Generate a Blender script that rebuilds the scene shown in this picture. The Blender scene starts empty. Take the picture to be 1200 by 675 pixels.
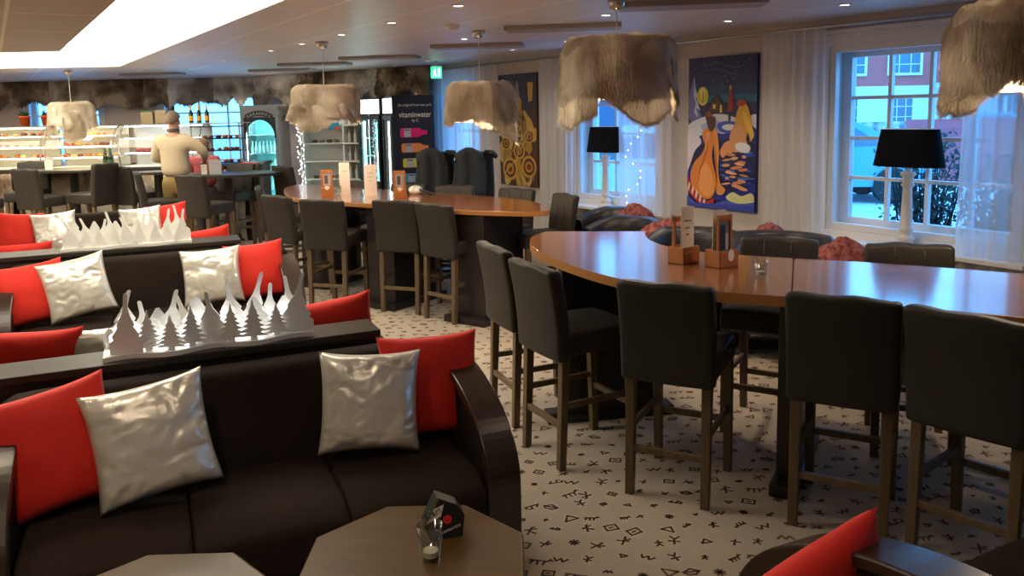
import bpy, bmesh, math, random
from math import sin, cos, pi, radians as R, hypot, atan2
from mathutils import Vector, Matrix, noise
from mathutils.geometry import tessellate_polygon
random.seed(7)
scene = bpy.context.scene
col = scene.collection
CEIL = 2.35

# ---------------------------------------------------------------- materials
def mat(name, c, rough=.6, metal=0., emit=None, es=0., var=None, vscale=8., bump=0., bscale=40., coat=0., sheen=0., spec=.5, stretch=None, det=3):
    m = bpy.data.materials.new(name); m.use_nodes = True
    nt = m.node_tree; b = nt.nodes['Principled BSDF']
    b.inputs['Base Color'].default_value = (*c, 1); b.inputs['Roughness'].default_value = rough
    b.inputs['Metallic'].default_value = metal; b.inputs['Specular IOR Level'].default_value = spec
    if coat: b.inputs['Coat Weight'].default_value = coat; b.inputs['Coat Roughness'].default_value = .12
    if sheen: b.inputs['Sheen Weight'].default_value = sheen
    if emit: b.inputs['Emission Color'].default_value = (*emit, 1); b.inputs['Emission Strength'].default_value = es
    if var or bump:
        tc = nt.nodes.new('ShaderNodeTexCoord'); mp = nt.nodes.new('ShaderNodeMapping')
        nt.links.new(tc.outputs['Object'], mp.inputs[0])
        if stretch: mp.inputs['Scale'].default_value = stretch
    if var:
        n = nt.nodes.new('ShaderNodeTexNoise'); n.inputs['Scale'].default_value = vscale; n.inputs['Detail'].default_value = det
        nt.links.new(mp.outputs[0], n.inputs['Vector'])
        r = nt.nodes.new('ShaderNodeValToRGB'); r.color_ramp.elements[0].position = .35; r.color_ramp.elements[1].position = .65
        r.color_ramp.elements[0].color = (*c, 1); r.color_ramp.elements[1].color = (*var, 1)
        nt.links.new(n.outputs['Fac'], r.inputs[0]); nt.links.new(r.outputs[0], b.inputs['Base Color'])
    if bump:
        n2 = nt.nodes.new('ShaderNodeTexNoise'); n2.inputs['Scale'].default_value = bscale; n2.inputs['Detail'].default_value = 4
        nt.links.new(mp.outputs[0], n2.inputs['Vector'])
        bp = nt.nodes.new('ShaderNodeBump'); bp.inputs['Strength'].default_value = bump; bp.inputs['Distance'].default_value = .01
        nt.links.new(n2.outputs['Fac'], bp.inputs['Height']); nt.links.new(bp.outputs[0], b.inputs['Normal'])
    return m
def mix_transparent(name, c, fac, rough=.3, translucent=False, waves=0):
    # fac = share of the solid shader
    m = bpy.data.materials.new(name); m.use_nodes = True; nt = m.node_tree
    for n in list(nt.nodes):
        if n.type != 'OUTPUT_MATERIAL': nt.nodes.remove(n)
    out = nt.nodes['Material Output']
    mx = nt.nodes.new('ShaderNodeMixShader'); tr = nt.nodes.new('ShaderNodeBsdfTransparent')
    if translucent:
        d = nt.nodes.new('ShaderNodeBsdfDiffuse'); t = nt.nodes.new('ShaderNodeBsdfTranslucent')
        d.inputs[0].default_value = (*c, 1); t.inputs[0].default_value = (*c, 1)
        s = nt.nodes.new('ShaderNodeMixShader'); s.inputs[0].default_value = .5
        nt.links.new(d.outputs[0], s.inputs[1]); nt.links.new(t.outputs[0], s.inputs[2])
        mx.inputs[0].default_value = fac
    else:
        s = nt.nodes.new('ShaderNodeBsdfGlossy'); s.inputs['Roughness'].default_value = rough
        lw = nt.nodes.new('ShaderNodeLayerWeight'); lw.inputs[0].default_value = .5
        f = nt.nodes.new('ShaderNodeMath'); f.operation = 'POWER'; f.inputs[1].default_value = 4.; nt.links.new(lw.outputs['Facing'], f.inputs[0])
        mm = nt.nodes.new('ShaderNodeMath'); mm.operation = 'MULTIPLY_ADD'; mm.inputs[1].default_value = .55; mm.inputs[2].default_value = fac
        mm.use_clamp = True
        nt.links.new(f.outputs[0], mm.inputs[0]); nt.links.new(mm.outputs[0], mx.inputs[0])
        tr.inputs[0].default_value = (*c, 1)
    nt.links.new(tr.outputs[0], mx.inputs[1]); nt.links.new(s.outputs[0], mx.inputs[2]); nt.links.new(mx.outputs[0], out.inputs[0])
    return m
def emis(name, c, s):
    m = bpy.data.materials.new(name); m.use_nodes = True; nt = m.node_tree
    b = nt.nodes['Principled BSDF']; b.inputs['Base Color'].default_value = (*[x*.5 for x in c], 1)
    b.inputs['Emission Color'].default_value = (*c, 1); b.inputs['Emission Strength'].default_value = s
    return m
def fur(name, c1, c2, c3, sc=2.2):
    m = mat(name, c1, rough=.9, bump=1., bscale=90, stretch=(1, 1, .16), spec=.2); nt = m.node_tree; b = nt.nodes['Principled BSDF']
    tc = nt.nodes.new('ShaderNodeTexCoord'); n = nt.nodes.new('ShaderNodeTexNoise'); n.inputs['Scale'].default_value = sc; n.inputs['Detail'].default_value = 2.5; n.inputs['Roughness'].default_value = .5
    oi = nt.nodes.new('ShaderNodeObjectInfo'); ad = nt.nodes.new('ShaderNodeVectorMath'); ad.operation = 'ADD'
    cm = nt.nodes.new('ShaderNodeCombineXYZ'); mu = nt.nodes.new('ShaderNodeMath'); mu.operation = 'MULTIPLY'; mu.inputs[1].default_value = 37
    nt.links.new(oi.outputs['Random'], mu.inputs[0]); nt.links.new(mu.outputs[0], cm.inputs[0])
    nt.links.new(tc.outputs['Object'], ad.inputs[0]); nt.links.new(cm.outputs[0], ad.inputs[1]); nt.links.new(ad.outputs[0], n.inputs['Vector'])
    r = nt.nodes.new('ShaderNodeValToRGB'); e = r.color_ramp.elements
    e[0].position = .38; e[0].color = (*c3, 1); e[1].position = .60; e[1].color = (*c1, 1)
    x = e.new(.5); x.color = (*c2, 1)
    nt.links.new(n.outputs['Fac'], r.inputs[0]); nt.links.new(r.outputs[0], b.inputs['Base Color'])
    t = nt.nodes.new('ShaderNodeBsdfTranslucent'); nt.links.new(r.outputs[0], t.inputs[0])
    mx = nt.nodes.new('ShaderNodeMixShader'); mx.inputs[0].default_value = .08
    out = nt.nodes['Material Output']; nt.links.new(b.outputs[0], mx.inputs[1]); nt.links.new(t.outputs[0], mx.inputs[2]); nt.links.new(mx.outputs[0], out.inputs[0])
    return m

M = {}
M['sofa'] = mat('sofa_fabric', (.016, .0095, .0065), .85, var=(.021, .0125, .0085), vscale=3, bump=.25, bscale=160, spec=.2)
M['sofatrim'] = mat('sofa_arm_wood', (.032, .017, .011), .3, coat=.15)
M['stool'] = mat('stool_leatherette', (.029, .024, .020), .52, var=(.036, .030, .025), vscale=5, bump=.12, bscale=120, spec=.3)
M['leather'] = mat('black_leather', (.02, .02, .024), .33, bump=.15, bscale=60)
M['stoolleg'] = mat('stool_oak', (.15, .10, .05), .5, var=(.11, .07, .035), vscale=6, stretch=(6, 6, 1))
M['dark'] = mat('dark_laminate', (.018, .014, .013), .35)
M['console'] = mat('console_top', (.036, .029, .021), .42, spec=.25)
M['wood'] = mat('table_cherry', (.36, .125, .03), .22, var=(.23, .075, .022), vscale=3, stretch=(1, 6, 1), coat=1.)
M['woodedge'] = mat('table_edge', (.40, .17, .05), .35)
M['walnut'] = mat('coffee_table_wood', (.085, .045, .011), .42, var=(.065, .033, .008), vscale=4, stretch=(1, 5, 1), coat=.12, spec=.3)
M['box'] = mat('menu_box_wood', (.42, .15, .035), .45, var=(.33, .11, .025), vscale=7)
M['red'] = mat('red_cotton', (.72, .018, .006), .75, bump=.35, bscale=14, sheen=.1)
M['silver'] = mat('silver_satin', (.82, .79, .70), .32, metal=.45, bump=.22, bscale=26, stretch=(1, .45, 1))
M['white'] = mat('white_paint', (.78, .76, .72), .5)
M['paper'] = mat('card_paper', (.78, .70, .62), .7)
M['ink'] = mat('ink', (.08, .06, .06), .8)
M['acryl'] = mat('white_acrylic', (.82, .80, .76), .4)
M['led'] = emis('led_white', (.85, .95, 1.), 9)
M['warm'] = emis('warm_bulb', (1., .78, .5), 40)
M['down'] = emis('downlight_lens', (1., .88, .7), 14)
M['cove'] = emis('luminous_cove', (1., .93, .74), 5.6)
M['chrome'] = mat('chrome', (.6, .58, .55), .2, metal=1)
M['steel'] = mat('brushed_steel', (.45, .45, .45), .35, metal=.9)
M['glass'] = mix_transparent('window_glass', (.93, .97, 1.), .02, .02)
M['tumbler'] = mix_transparent('clear_glass', (.93, .95, .93), .10, .05)
M['sheer'] = mix_transparent('sheer_voile', (.90, .91, .96), .64, translucent=True)
M['wax'] = mat('candle_wax', (.85, .8, .65), .5)
M['wall'] = mat('wall_plaster', (.60, .54, .49), .85, bump=.05, bscale=80)
M['wallcream'] = mat('wall_cream', (.75, .60, .50), .85)
M['panel'] = mat('wall_panel_beige', (.34, .30, .23), .7)
M['fur'] = fur('reindeer_fur_pale', (.80, .72, .60), (.62, .53, .41), (.38, .30, .21), 3.)
M['furd'] = fur('reindeer_fur_dark', (.62, .50, .36), (.30, .22, .15), (.13, .09, .06), 2.6)
M['furg'] = fur('reindeer_fur_grey', (.92, .89, .82), (.70, .66, .58), (.30, .27, .24), 2.2)
M['shade'] = mat('black_shade', (.004, .005, .009), .8, spec=.12)
M['liner'] = mix_transparent('lamp_liner', (.9, .86, .78), .97, translucent=True)
M['shadein'] = mat('shade_lining', (.85, .83, .78), .7)
M['bluefab'] = mat('pattern_red', (.14, .010, .014), .85, var=(.34, .12, .10), vscale=34)
M['green'] = mat('green_leaf', (.03, .11, .03), .6)
M['terra'] = mat('orange_pot', (.75, .12, .02), .5)
M['black'] = mat('black', (.012, .012, .014), .5)
M['navy'] = mat('fridge_panel', (.012, .017, .035), .4)
M['ltgrey'] = mat('fridge_grey', (.42, .43, .45), .4)
M['exit'] = emis('exit_green', (.02, .75, .32), 1.6)
M['exitw'] = emis('exit_white', (.8, 1., .9), 2.)

# ---------------------------------------------------------------- mesh helper
class G:
    def __init__(s): s.v = []; s.f = []; s.m = []
    def add(s, vs, fs, mi=0, T=None):
        o = len(s.v)
        s.v += [tuple(T @ Vector(p)) if T else tuple(p) for p in vs]
        s.f += [tuple(i+o for i in f) for f in fs]; s.m += [mi]*len(fs); return s
    def box(s, x0, x1, y0, y1, z0, z1, mi=0, T=None):
        return s.add([(x0,y0,z0),(x1,y0,z0),(x1,y1,z0),(x0,y1,z0),(x0,y0,z1),(x1,y0,z1),(x1,y1,z1),(x0,y1,z1)],
            [(0,3,2,1),(4,5,6,7),(0,1,5,4),(1,2,6,5),(2,3,7,6),(3,0,4,7)], mi, T)
    def lathe(s, prof, n=16, c=(0,0), mi=0, T=None, cap=True):
        vs = []; fs = []
        for (r, z) in prof:
            for i in range(n): a = 2*pi*i/n; vs.append((c[0]+r*cos(a), c[1]+r*sin(a), z))
        for j in range(len(prof)-1):
            for i in range(n): k = (i+1) % n; fs.append((j*n+i, j*n+k, (j+1)*n+k, (j+1)*n+i))
        if cap: fs.append(tuple(range(n))[::-1]); fs.append(tuple((len(prof)-1)*n+i for i in range(n)))
        return s.add(vs, fs, mi, T)
    def tube(s, pts, r, n=6, mi=0):
        pts = [Vector(p) for p in pts]; vs = []; fs = []
        for i, p in enumerate(pts):
            d = (pts[min(i+1, len(pts)-1)]-pts[max(i-1, 0)]).normalized()
            a = d.orthogonal().normalized() if abs(d.z) > .9 else d.cross(Vector((0,0,1))).normalized(); b = d.cross(a)
            rr = r[i] if isinstance(r, (list, tuple)) else r
            for k in range(n): t = 2*pi*k/n; vs.append(tuple(p+a*cos(t)*rr+b*sin(t)*rr))
        for j in range(len(pts)-1):
            for i in range(n): k = (i+1) % n; fs.append((j*n+i, j*n+k, (j+1)*n+k, (j+1)*n+i))
        fs.append(tuple(range(n))[::-1]); fs.append(tuple((len(pts)-1)*n+i for i in range(n)))
        return s.add(vs, fs, mi)
    def prism(s, loops, z0, z1, mi=0, T=None, side=None, back=True):
        # loops: outer + holes, 2D; extruded along z
        fl = [p for l in loops for p in l]; n = len(fl)
        tri = tessellate_polygon([[Vector((p[0], p[1], 0)) for p in l] for l in loops])
        vs = [(p[0], p[1], z0) for p in fl]+[(p[0], p[1], z1) for p in fl]
        fs = []
        for t in tri:
            a, b, c = [Vector(fl[i]) for i in t]
            up = (b-a).x*(c-a).y-(b-a).y*(c-a).x > 0
            t = tuple(t) if up else tuple(t)[::-1]
            fs.append(tuple(i+n for i in t))
            if back: fs.append(t[::-1])
        s.add(vs, fs, mi, T)
        ss = []; o = 0
        for li, l in enumerate(loops):
            k = len(l); area = sum(l[i][0]*l[(i+1) % k][1]-l[(i+1) % k][0]*l[i][1] for i in range(k))
            for i in range(k):
                j = (i+1) % k; q = (o+i, o+j, n+o+j, n+o+i)
                if (area < 0) != (li > 0): q = q[::-1]
                ss.append(q)
            o += k
        b0 = len(s.v)-2*n
        s.f += [tuple(i+b0 for i in q) for q in ss]; s.m += [side if side is not None else mi]*len(ss)
        return s
    def grid(s, nu, nv, fn, mi=0, closeu=False, T=None):
        vs = [fn(i/nu, j/nv) for j in range(nv+1) for i in range(nu if closeu else nu+1)]
        w = nu if closeu else nu+1; fs = []
        for j in range(nv):
            for i in range(nu): k = (i+1) % w; fs.append((j*w+i, j*w+k, (j+1)*w+k, (j+1)*w+i))
        return s.add(vs, fs, mi, T)
    def make(s, name, mats, parent=None, smooth=False, bevel=0, seg=2, sub=0, solid=0, ang=40):
        me = bpy.data.meshes.new(name); me.from_pydata(s.v, [], s.f)
        mats = mats if isinstance(mats, (list, tuple)) else [mats]
        for q in mats: me.materials.append(M[q] if isinstance(q, str) else q)
        me.polygons.foreach_set('material_index', s.m)
        if smooth: me.polygons.foreach_set('use_smooth', [True]*len(me.polygons))
        me.update()
        o = bpy.data.objects.new(name, me); col.objects.link(o)
        if parent: o.parent = parent
        if solid: k = o.modifiers.new('s', 'SOLIDIFY'); k.thickness = solid; k.offset = 0
        if bevel:
            k = o.modifiers.new('b', 'BEVEL'); k.width = bevel; k.segments = seg; k.limit_method = 'ANGLE'; k.angle_limit = R(ang)
        if sub: k = o.modifiers.new('u', 'SUBSURF'); k.levels = sub; k.render_levels = sub
        return o
def thing(name, label, cat, loc=(0,0,0), rz=0, group=None, sc=None):
    o = bpy.data.objects.new(name, None); col.objects.link(o); o.location = loc; o.rotation_euler = (0,0,rz); o.empty_display_size = .1
    o['label'] = label; o['category'] = cat
    if group: o['group'] = group
    if sc: o.scale = sc
    return o
def tag(o, label, cat, group=None, kind=None):
    o['label'] = label; o['category'] = cat
    if group: o['group'] = group
    if kind: o['kind'] = kind
    return o
def struct(o, label=None):
    o['kind'] = 'structure'; o['label'] = label or o.name.replace('_', ' '); o['category'] = o.name.split('_')[0]; return o
def dup(root, loc, rz, label=None, group=None, sc=None):
    r = root.copy(); col.objects.link(r); r.location = loc; r.rotation_euler = (0,0,rz)
    if label: r['label'] = label
    if group: r['group'] = group
    if sc: r.scale = sc
    for ch in list(root.children):
        c = ch.copy(); col.objects.link(c); c.parent = r
        for g in list(ch.children):
            d = g.copy(); col.objects.link(d); d.parent = c
    return r
def text(body, size, name, m, parent, loc, rot, ext=.001, align='CENTER', sx=1):
    cu = bpy.data.curves.new(name, 'FONT'); cu.body = body; cu.size = size; cu.extrude = ext; cu.align_x = align
    o = bpy.data.objects.new(name, cu); col.objects.link(o)
    bpy.context.view_layer.update()
    me = bpy.data.meshes.new_from_object(o.evaluated_get(bpy.context.evaluated_depsgraph_get()))
    bpy.data.objects.remove(o); me.materials.clear(); me.materials.append(M[m])
    o = bpy.data.objects.new(name, me); col.objects.link(o); o.parent = parent; o.location = loc; o.rotation_euler = rot; o.scale = (sx, 1, 1)
    return o
CA, SA = cos(R(24)), sin(R(24))
def W(m, n): return (m*CA-n*SA, m*SA+n*CA)      # the sofas' rows run at 24 degrees
def spline(pts, k=6, closed=True):
    out = []; n = len(pts); rng = range(n) if closed else range(n-1)
    for i in rng:
        g = lambda j: Vector(pts[j % n] if closed else pts[max(0, min(n-1, j))])
        p0, p1, p2, p3 = g(i-1), g(i), g(i+1), g(i+2)
        for q in range(k):
            t = q/k
            out.append(tuple(.5*((2*p1)+(p2-p0)*t+(2*p0-5*p1+4*p2-p3)*t*t+(3*p1-p0-3*p2+p3)*t**3)))
    if not closed: out.append(tuple(pts[-1]))
    return out
def wallmat(ax, ay, d):     # local x along wall, local y up, local z toward the room
    n = Vector((-d[1], d[0], 0)); n = -n if n.y > 0 else n
    return Matrix(((d[0], 0, n.x, ax), (d[1], 0, n.y, ay), (0, 1, 0, 0), (0, 0, 0, 1)))

# ---------------------------------------------------------------- room shell
A = Vector((.038, 10.0)); D = Vector((.5510, -.8345)); NIN = Vector((-.8345, -.5510))
CORNER = (-1.282, 12.0)
FOOT = [(-10, -3), (8.62, -3), CORNER, (-4.1, 13.8), (-10, 14.05)]
def wpos(s, off=0): p = A+D*s+NIN*off; return (p.x, p.y)
# floor with the woven motifs of the carpet
GL = [
 [(0,-.5,0,.1),(0,.1,-.3,.45),(0,.1,.3,.45),(-.35,-.15,.35,-.15)],
 [(-.5,-.3,.5,-.3),(-.5,-.3,0,.35),(0,.35,.5,-.3)],
 [(-.6,0,.5,.1),(-.4,0,-.5,-.4),(-.1,.05,-.05,-.4),(.35,.1,.3,-.35),(.5,.1,.65,.35),(.6,.3,.8,.2)],
 [(-.5,-.35,.4,.4),(-.3,.3,.35,-.3),(-.6,.1,-.2,.0)],
 [(-.5,0,-.2,.3),(-.2,.3,.3,.25),(.3,.25,.5,0),(.5,0,0,-.3),(0,-.3,-.5,0),(-.5,0,.5,0)],
 [(-.4,-.3,-.4,.3),(-.4,.3,.4,.3),(.4,.3,.4,-.3),(.4,-.3,-.4,-.3),(-.15,0,.15,0)],
 [(-.5,-.2,-.2,.2),(-.2,.2,0,-.2),(0,-.2,.3,.2),(.3,.2,.55,-.2)],
 [(0,-.4,0,.4),(-.4,0,.4,0),(-.28,-.28,.28,.28),(-.28,.28,.28,-.28)],
 [(-.7,-.1,.6,-.1),(-.6,-.1,-.4,.25),(.0,-.1,.1,.35),(.1,.35,.4,.3),(.4,-.1,.6,.2)],
 [(-.3,-.4,-.1,0),(.25,-.4,-.1,0),(-.1,0,.1,.4),(-.4,.15,.4,.2),(.1,.4,.3,.45)],
 [(-.25,-.25,.25,.25),(-.1,.2,.3,-.2)],
]
g = G()
g.prism([FOOT], -.05, 0)
rnd = random.Random(3)
st = .106
for iy in range(int(10/st)):
    for ix in range(int(13/st)):
        x = -5.4+ix*st+rnd.uniform(-.025, .025)+(iy % 2)*st*.5; y = 1.1+iy*st+rnd.uniform(-.02, .02)
        if x > wpos((10-y)/.8345)[0]-.1: continue
        if y > 9.5: continue
        a = rnd.uniform(-.6, .6)+(pi if rnd.random() < .5 else 0); sc = rnd.choice((.042, .052, .062, .03)); ca, sa = cos(a), sin(a)
        for (x0, y0, x1, y1) in rnd.choice(GL):
            p = Vector((x+sc*(x0*ca-y0*sa), y+sc*(x0*sa+y0*ca))); q = Vector((x+sc*(x1*ca-y1*sa), y+sc*(x1*sa+y1*ca)))
            d = (q-p).normalized(); n = Vector((-d.y, d.x))*.0055; d = d*.003
            g.add([(*(p-n-d), .0008), (*(q-n*.7+d), .0008), (*(q+n*.7+d), .0008), (*(p+n-d), .0008)], [(0,1,2,3)], 1)
M['carpet'] = mat('carpet_wool', (.47, .385, .30), .95, var=(.43, .355, .28), vscale=2, bump=.2, bscale=300)
M['motif'] = mat('carpet_motif_yarn', (.11, .06, .04), .95)
struct(g.make('floor', ['carpet', 'motif']), 'pale carpet with small dark figure and animal motifs')

# ceiling with the luminous recess
mc = mat('ceiling_panels', (.72, .69, .70), .45); nt = mc.node_tree; b = nt.nodes['Principled BSDF']
tc = nt.nodes.new('ShaderNodeTexCoord'); mp = nt.nodes.new('ShaderNodeMapping'); mp.inputs['Rotation'].default_value = (0, 0, R(57.5))
br = nt.nodes.new('ShaderNodeTexBrick'); br.inputs['Scale'].default_value = 1; br.inputs['Brick Width'].default_value = 1.25; br.inputs['Row Height'].default_value = .6; br.offset = 0
br.inputs['Mortar Size'].default_value = .011; br.inputs['Color1'].default_value = (.73, .69, .70, 1); br.inputs['Color2'].default_value = (.70, .66, .67, 1); br.inputs['Mortar'].default_value = (.9, .88, .87, 1)
nt.links.new(tc.outputs['Object'], mp.inputs[0]); nt.links.new(mp.outputs[0], br.inputs['Vector']); nt.links.new(br.outputs[0], b.inputs['Base Color'])
M['ceil'] = mc
mw = mat('ceiling_walnut_panels', (.35, .24, .16), .5); nt = mw.node_tree; b = nt.nodes['Principled BSDF']
tc = nt.nodes.new('ShaderNodeTexCoord'); mp = nt.nodes.new('ShaderNodeMapping'); mp.inputs['Rotation'].default_value = (0, 0, R(57.5)); mp.inputs['Location'].default_value = (.1, .48, 0)
br = nt.nodes.new('ShaderNodeTexBrick'); br.inputs['Scale'].default_value = 1; br.inputs['Brick Width'].default_value = 1.15; br.inputs['Row Height'].default_value = .62; br.offset = 0
br.inputs['Mortar Size'].default_value = .012; br.inputs['Color1'].default_value = (.36, .25, .17, 1); br.inputs['Color2'].default_value = (.33, .23, .155, 1); br.inputs['Mortar'].default_value = (.62, .48, .36, 1)
nt.links.new(tc.outputs['Object'], mp.inputs[0]); nt.links.new(mp.outputs[0], br.inputs['Vector']); nt.links.new(br.outputs[0], b.inputs['Base Color'])
M['ceilin'] = mw
HOLE = [(-9.7, 10.12), (-4.89, 10.34), (-.48, 3.5), (-9.7, 3.3)]
g = G(); g.prism([FOOT, HOLE], CEIL, CEIL+.32, 0)
struct(g.make('ceiling', ['ceil']), 'low ceiling of pale panels with a large recess')
g = G(); g.prism([[(-9.69, 10.1), (-4.9, 10.32), (-.49, 3.51), (-9.69, 3.31)]], CEIL+.27, CEIL+.31)
struct(g.make('trim_1', ['cove']), 'glowing cream luminous surface inside the ceiling recess')['category'] = 'ceiling light'
g = G(); g.prism([[(-9.4, 8.12), (-4.28, 7.87), (-2.1, 4.5), (-9.4, 4.3)]], CEIL, CEIL+.05)
struct(g.make('trim_2', ['ceilin']), 'brown panelled raft hanging inside the luminous recess')['category'] = 'ceiling panel'

def holed_wall(name, P0, P1, holes, thick, m, z1=CEIL+.3):
    P0 = Vector(P0); P1 = Vector(P1); L = (P1-P0).length; d = (P1-P0)/L
    T = wallmat(P0.x, P0.y, d)
    loops = [[(0, 0), (L, 0), (L, z1), (0, z1)]]+[[(a, c), (b, c), (b, e), (a, e)] for (a, b, c, e) in holes]
    g = G(); g.prism(loops, -thick, 0, 0, T)
    return struct(g.make(name, m)), T
WIN = [(4.42, 5.83, .74, 2.14), (1.28, 2.55, .74, 2.14), (-1.7, -.75, .74, 2.14), (9.5, 11, .74, 2.14)]
P0 = wpos(-2.45); P1 = wpos(15.6)
wr, TW = holed_wall('wall_right', P0, P1, [(a+2.45, b+2.45, c, e) for a, b, c, e in WIN], .30, ['wall'])
wr['label'] = 'pale plaster wall with windows and two paintings'
Tw = wallmat(A.x, A.y, D)
BW = [(1.75, 3.05, .9, 2.25), (4.1, 5.75, .9, 2.25)]
holed_wall('wall_back', (-10, 14.05), (-4.1, 13.8), BW, .25, ['wallcream'])
Tb = wallmat(-10, 14.05, (Vector((-4.1, 13.8))-Vector((-10, 14.05))).normalized())
g = G(); g.prism([[(0, 0), (3.35, 0), (3.35, 2.6), (0, 2.6)]], -.2, 0, 0, wallmat(-4.1, 13.8, (Vector(CORNER)-Vector((-4.1, 13.8))).normalized()))
struct(g.make('wall_corner', ['wall']), 'short oblique wall behind the drink fridges')
g = G(); g.box(-10.2, -10, -3.2, 14.3, 0, 2.65); struct(g.make('wall_left', ['wall']))
g = G(); g.box(-10.2, 8.8, -3.2, -3, 0, 2.65); struct(g.make('wall_rear', ['wall']))

M['winframe'] = mat('window_paint', (.74, .75, .76), .45)
def window(idx, a, b, c, e, T, cols, rows, depth=-.16):
    g = G()                                                   # casing on the room side
    g.prism([[(a-.07, c-.07), (b+.07, c-.07), (b+.07, e+.09), (a-.07, e+.09)], [(a, c), (b, c), (b, e), (a, e)]], 0, .025, 0, T)
    g.box(a-.07, b+.07, e+.09, e+.12, 0, .05, 0, T)
    root = struct(g.make('window_%d' % idx, ['winframe'], bevel=.004))
    f = G(); w = .05
    f.prism([[(a, c), (b, c), (b, e), (a, e)], [(a+w, c+w), (b-w, c+w), (b-w, e-w), (a+w, e-w)]], -.04, .012, 0, T)
    f.make('window_frame', ['winframe'], root, bevel=.004)
    f = G()
    f.prism([[(a, c), (b, c), (b, e), (a, e)], [(a+.012, c+.012), (b-.012, c+.012), (b-.012, e-.012), (a+.012, e-.012)]], -.29, -.041, 0, T)
    f.make('reveal', ['winframe'], root)
    f = G(); w = .085
    f.prism([[(a+.012, c+.012), (b-.012, c+.012), (b-.012, e-.012), (a+.012, e-.012)], [(a+w, c+w), (b-w, c+w), (b-w, e-w), (a+w, e-w)]], depth-.04, depth+.02, 0, T)
    for i in range(1, cols): x = a+w+(b-a-2*w)*i/cols; f.box(x-.013, x+.013, c+w, e-w, depth-.03, depth+.01, 0, T)
    for j in range(1, rows): z = c+w+(e-c-2*w)*j/rows; f.box(a+w, b-w, z-.013, z+.013, depth-.028, depth+.008, 0, T)
    f.make('muntins', ['winframe'], root)
    f = G(); f.box(a+w, b-w, c+w, e-w, depth-.014, depth-.010, 0, T); f.make('pane', ['glass'], root)
    return root
w1 = window(1, *WIN[0], Tw, 4, 4); w1['label'] = 'large multi-pane window on the right behind the near lamp'
w2 = window(2, *WIN[1], Tw, 3, 4); w2['label'] = 'multi-pane window behind the farther table lamp'
w3 = window(3, *WIN[2], Tw, 2, 4); w3['label'] = 'farthest window behind sheer curtains near the fridges'
w4 = window(4, *WIN[3], Tw, 3, 4); w4['label'] = 'window beyond the right edge of view'
window(5, *BW[0], Tb, 2, 3)['label'] = 'window behind the potted plants above the left display case'
window(6, *BW[1], Tb, 3, 3)['label'] = 'window behind the bottles and the pastry rack'
# sill boards below the two lamps
for i, (a, b) in enumerate(((4.28, 5.95), (1.0, 2.75))):
    g = G(); g.box(a, b, .655, .685, 0, .20, 0, Tw); g.box(a, b, 0, .655, 0, .015, 1, Tw)
    struct(g.make('trim_%d' % (3+i), ['winframe', 'panel'], bevel=.004), ('deep white window sill below the %s window' % ('near' if i == 0 else 'farther')))['category'] = 'window sill'
# curtain rail
g = G(); g.tube([(*wpos(-2.2, .14), 2.28), (*wpos(8, .14), 2.28)], .012, 8)
for s in (-2, .9, 2.8, 4.5, 5.9, 7.8): g.tube([(*wpos(s, .01), 2.28), (*wpos(s, .14), 2.28)], .009)
tag(g.make('curtain_rail', ['steel'], smooth=True), 'thin grey curtain rail running along the window wall', 'curtain rail')
def curtain(s0, s1, label, seed, off=.13, zb=.35):
    rn = random.Random(seed); nu = int((s1-s0)*90)
    ph = rn.uniform(0, 6)
    def fn(u, v):
        s = s0+(s1-s0)*u; z = zb+(2.27-zb)*v
        w = .022*sin(u*(s1-s0)*62+ph+.6*sin(3*v))+.012*sin(u*(s1-s0)*27+ph*2)
        w *= .6+.5*(1-v)
        p = wpos(s+.01*sin(v*4+ph), off+w); return (*p, z)
    g = G(); g.grid(nu, 14, fn)
    tag(g.make('sheer_curtain', ['sheer'], smooth=True), label, 'curtain', 'sheer white curtains on the window wall')
curtain(-2.15, -.15, 'sheer curtain covering the farthest window beside the tall black fridge', 1)
curtain(.72, 1.36, 'sheer curtain to the left of the farther window lamp', 2)
curtain(2.13, 2.85, 'sheer curtain with tiny lights, to the right of the farther window lamp', 3)
curtain(3.9, 4.46, 'sheer curtain between the large winter painting and the near window', 4)
curtain(5.5, 6.7, 'sheer curtain at the right edge, beside the nearest fur pendant', 5)
g = G()
lt = thing('string_lights', 'string of tiny white lights hanging on the curtain by the farther lamp', 'string lights')
rn = random.Random(5); pts = []
for i in range(16):
    s = 2.38+.10*sin(i*.9)+rn.uniform(-.03, .03); z = 1.62-i*.065; pts.append((*wpos(s, .19), z))
G().tube(pts, .0012, 4).make('wire', ['white'], lt)
for p in pts[::1]:
    q = G(); q.lathe([(.0, -.006), (.006, 0), (.0, .006)], 8, cap=False); o = q.make('bulb', ['led'], lt); o.location = p

# ---------------------------------------------------------------- ceiling fittings
DL = [(-.304, 5.092), (-.838, 5.958), (-1.365, 6.759), (-1.89, 7.561), (-2.387, 8.27), (-.395, 7.37), (.044, 8.802), (-1.531, 11.15), (-1.015, 10.379), (-1.971, 9.742), (-2.5, 11.5), (-3.591, 12.6), (-3.818, 10.339), (-4.43, 12.989), (-5.019, 11.142), (-4.256, 10.992), (-3.333, 9.628), (.678, 5.746), (1.672, 6.3), (1.12, 7.131), (.552, 7.858), (2.208, 5.437), (1.6, 3.6), (.9, 2.6), (2.6, 3.4), (1.7, 1.5), (-1.15, 1.75), (-2.3, 3.05), (-.35, 1.2), (-.9, .9), (-7.6, 12.9), (-6.5, 12.9), (-5.6, 12.8), (-5.0, 12.6)]  # extra ones above the sofas and before the valance added to brighten them
dl0 = thing('downlight', '', 'ceiling light', (0, 0, CEIL))
g = G(); g.lathe([(.045, 0), (.045, -.006), (.036, -.008), (.032, -.002)], 16, cap=False); g.make('rim', ['white'], dl0, smooth=True)
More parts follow.
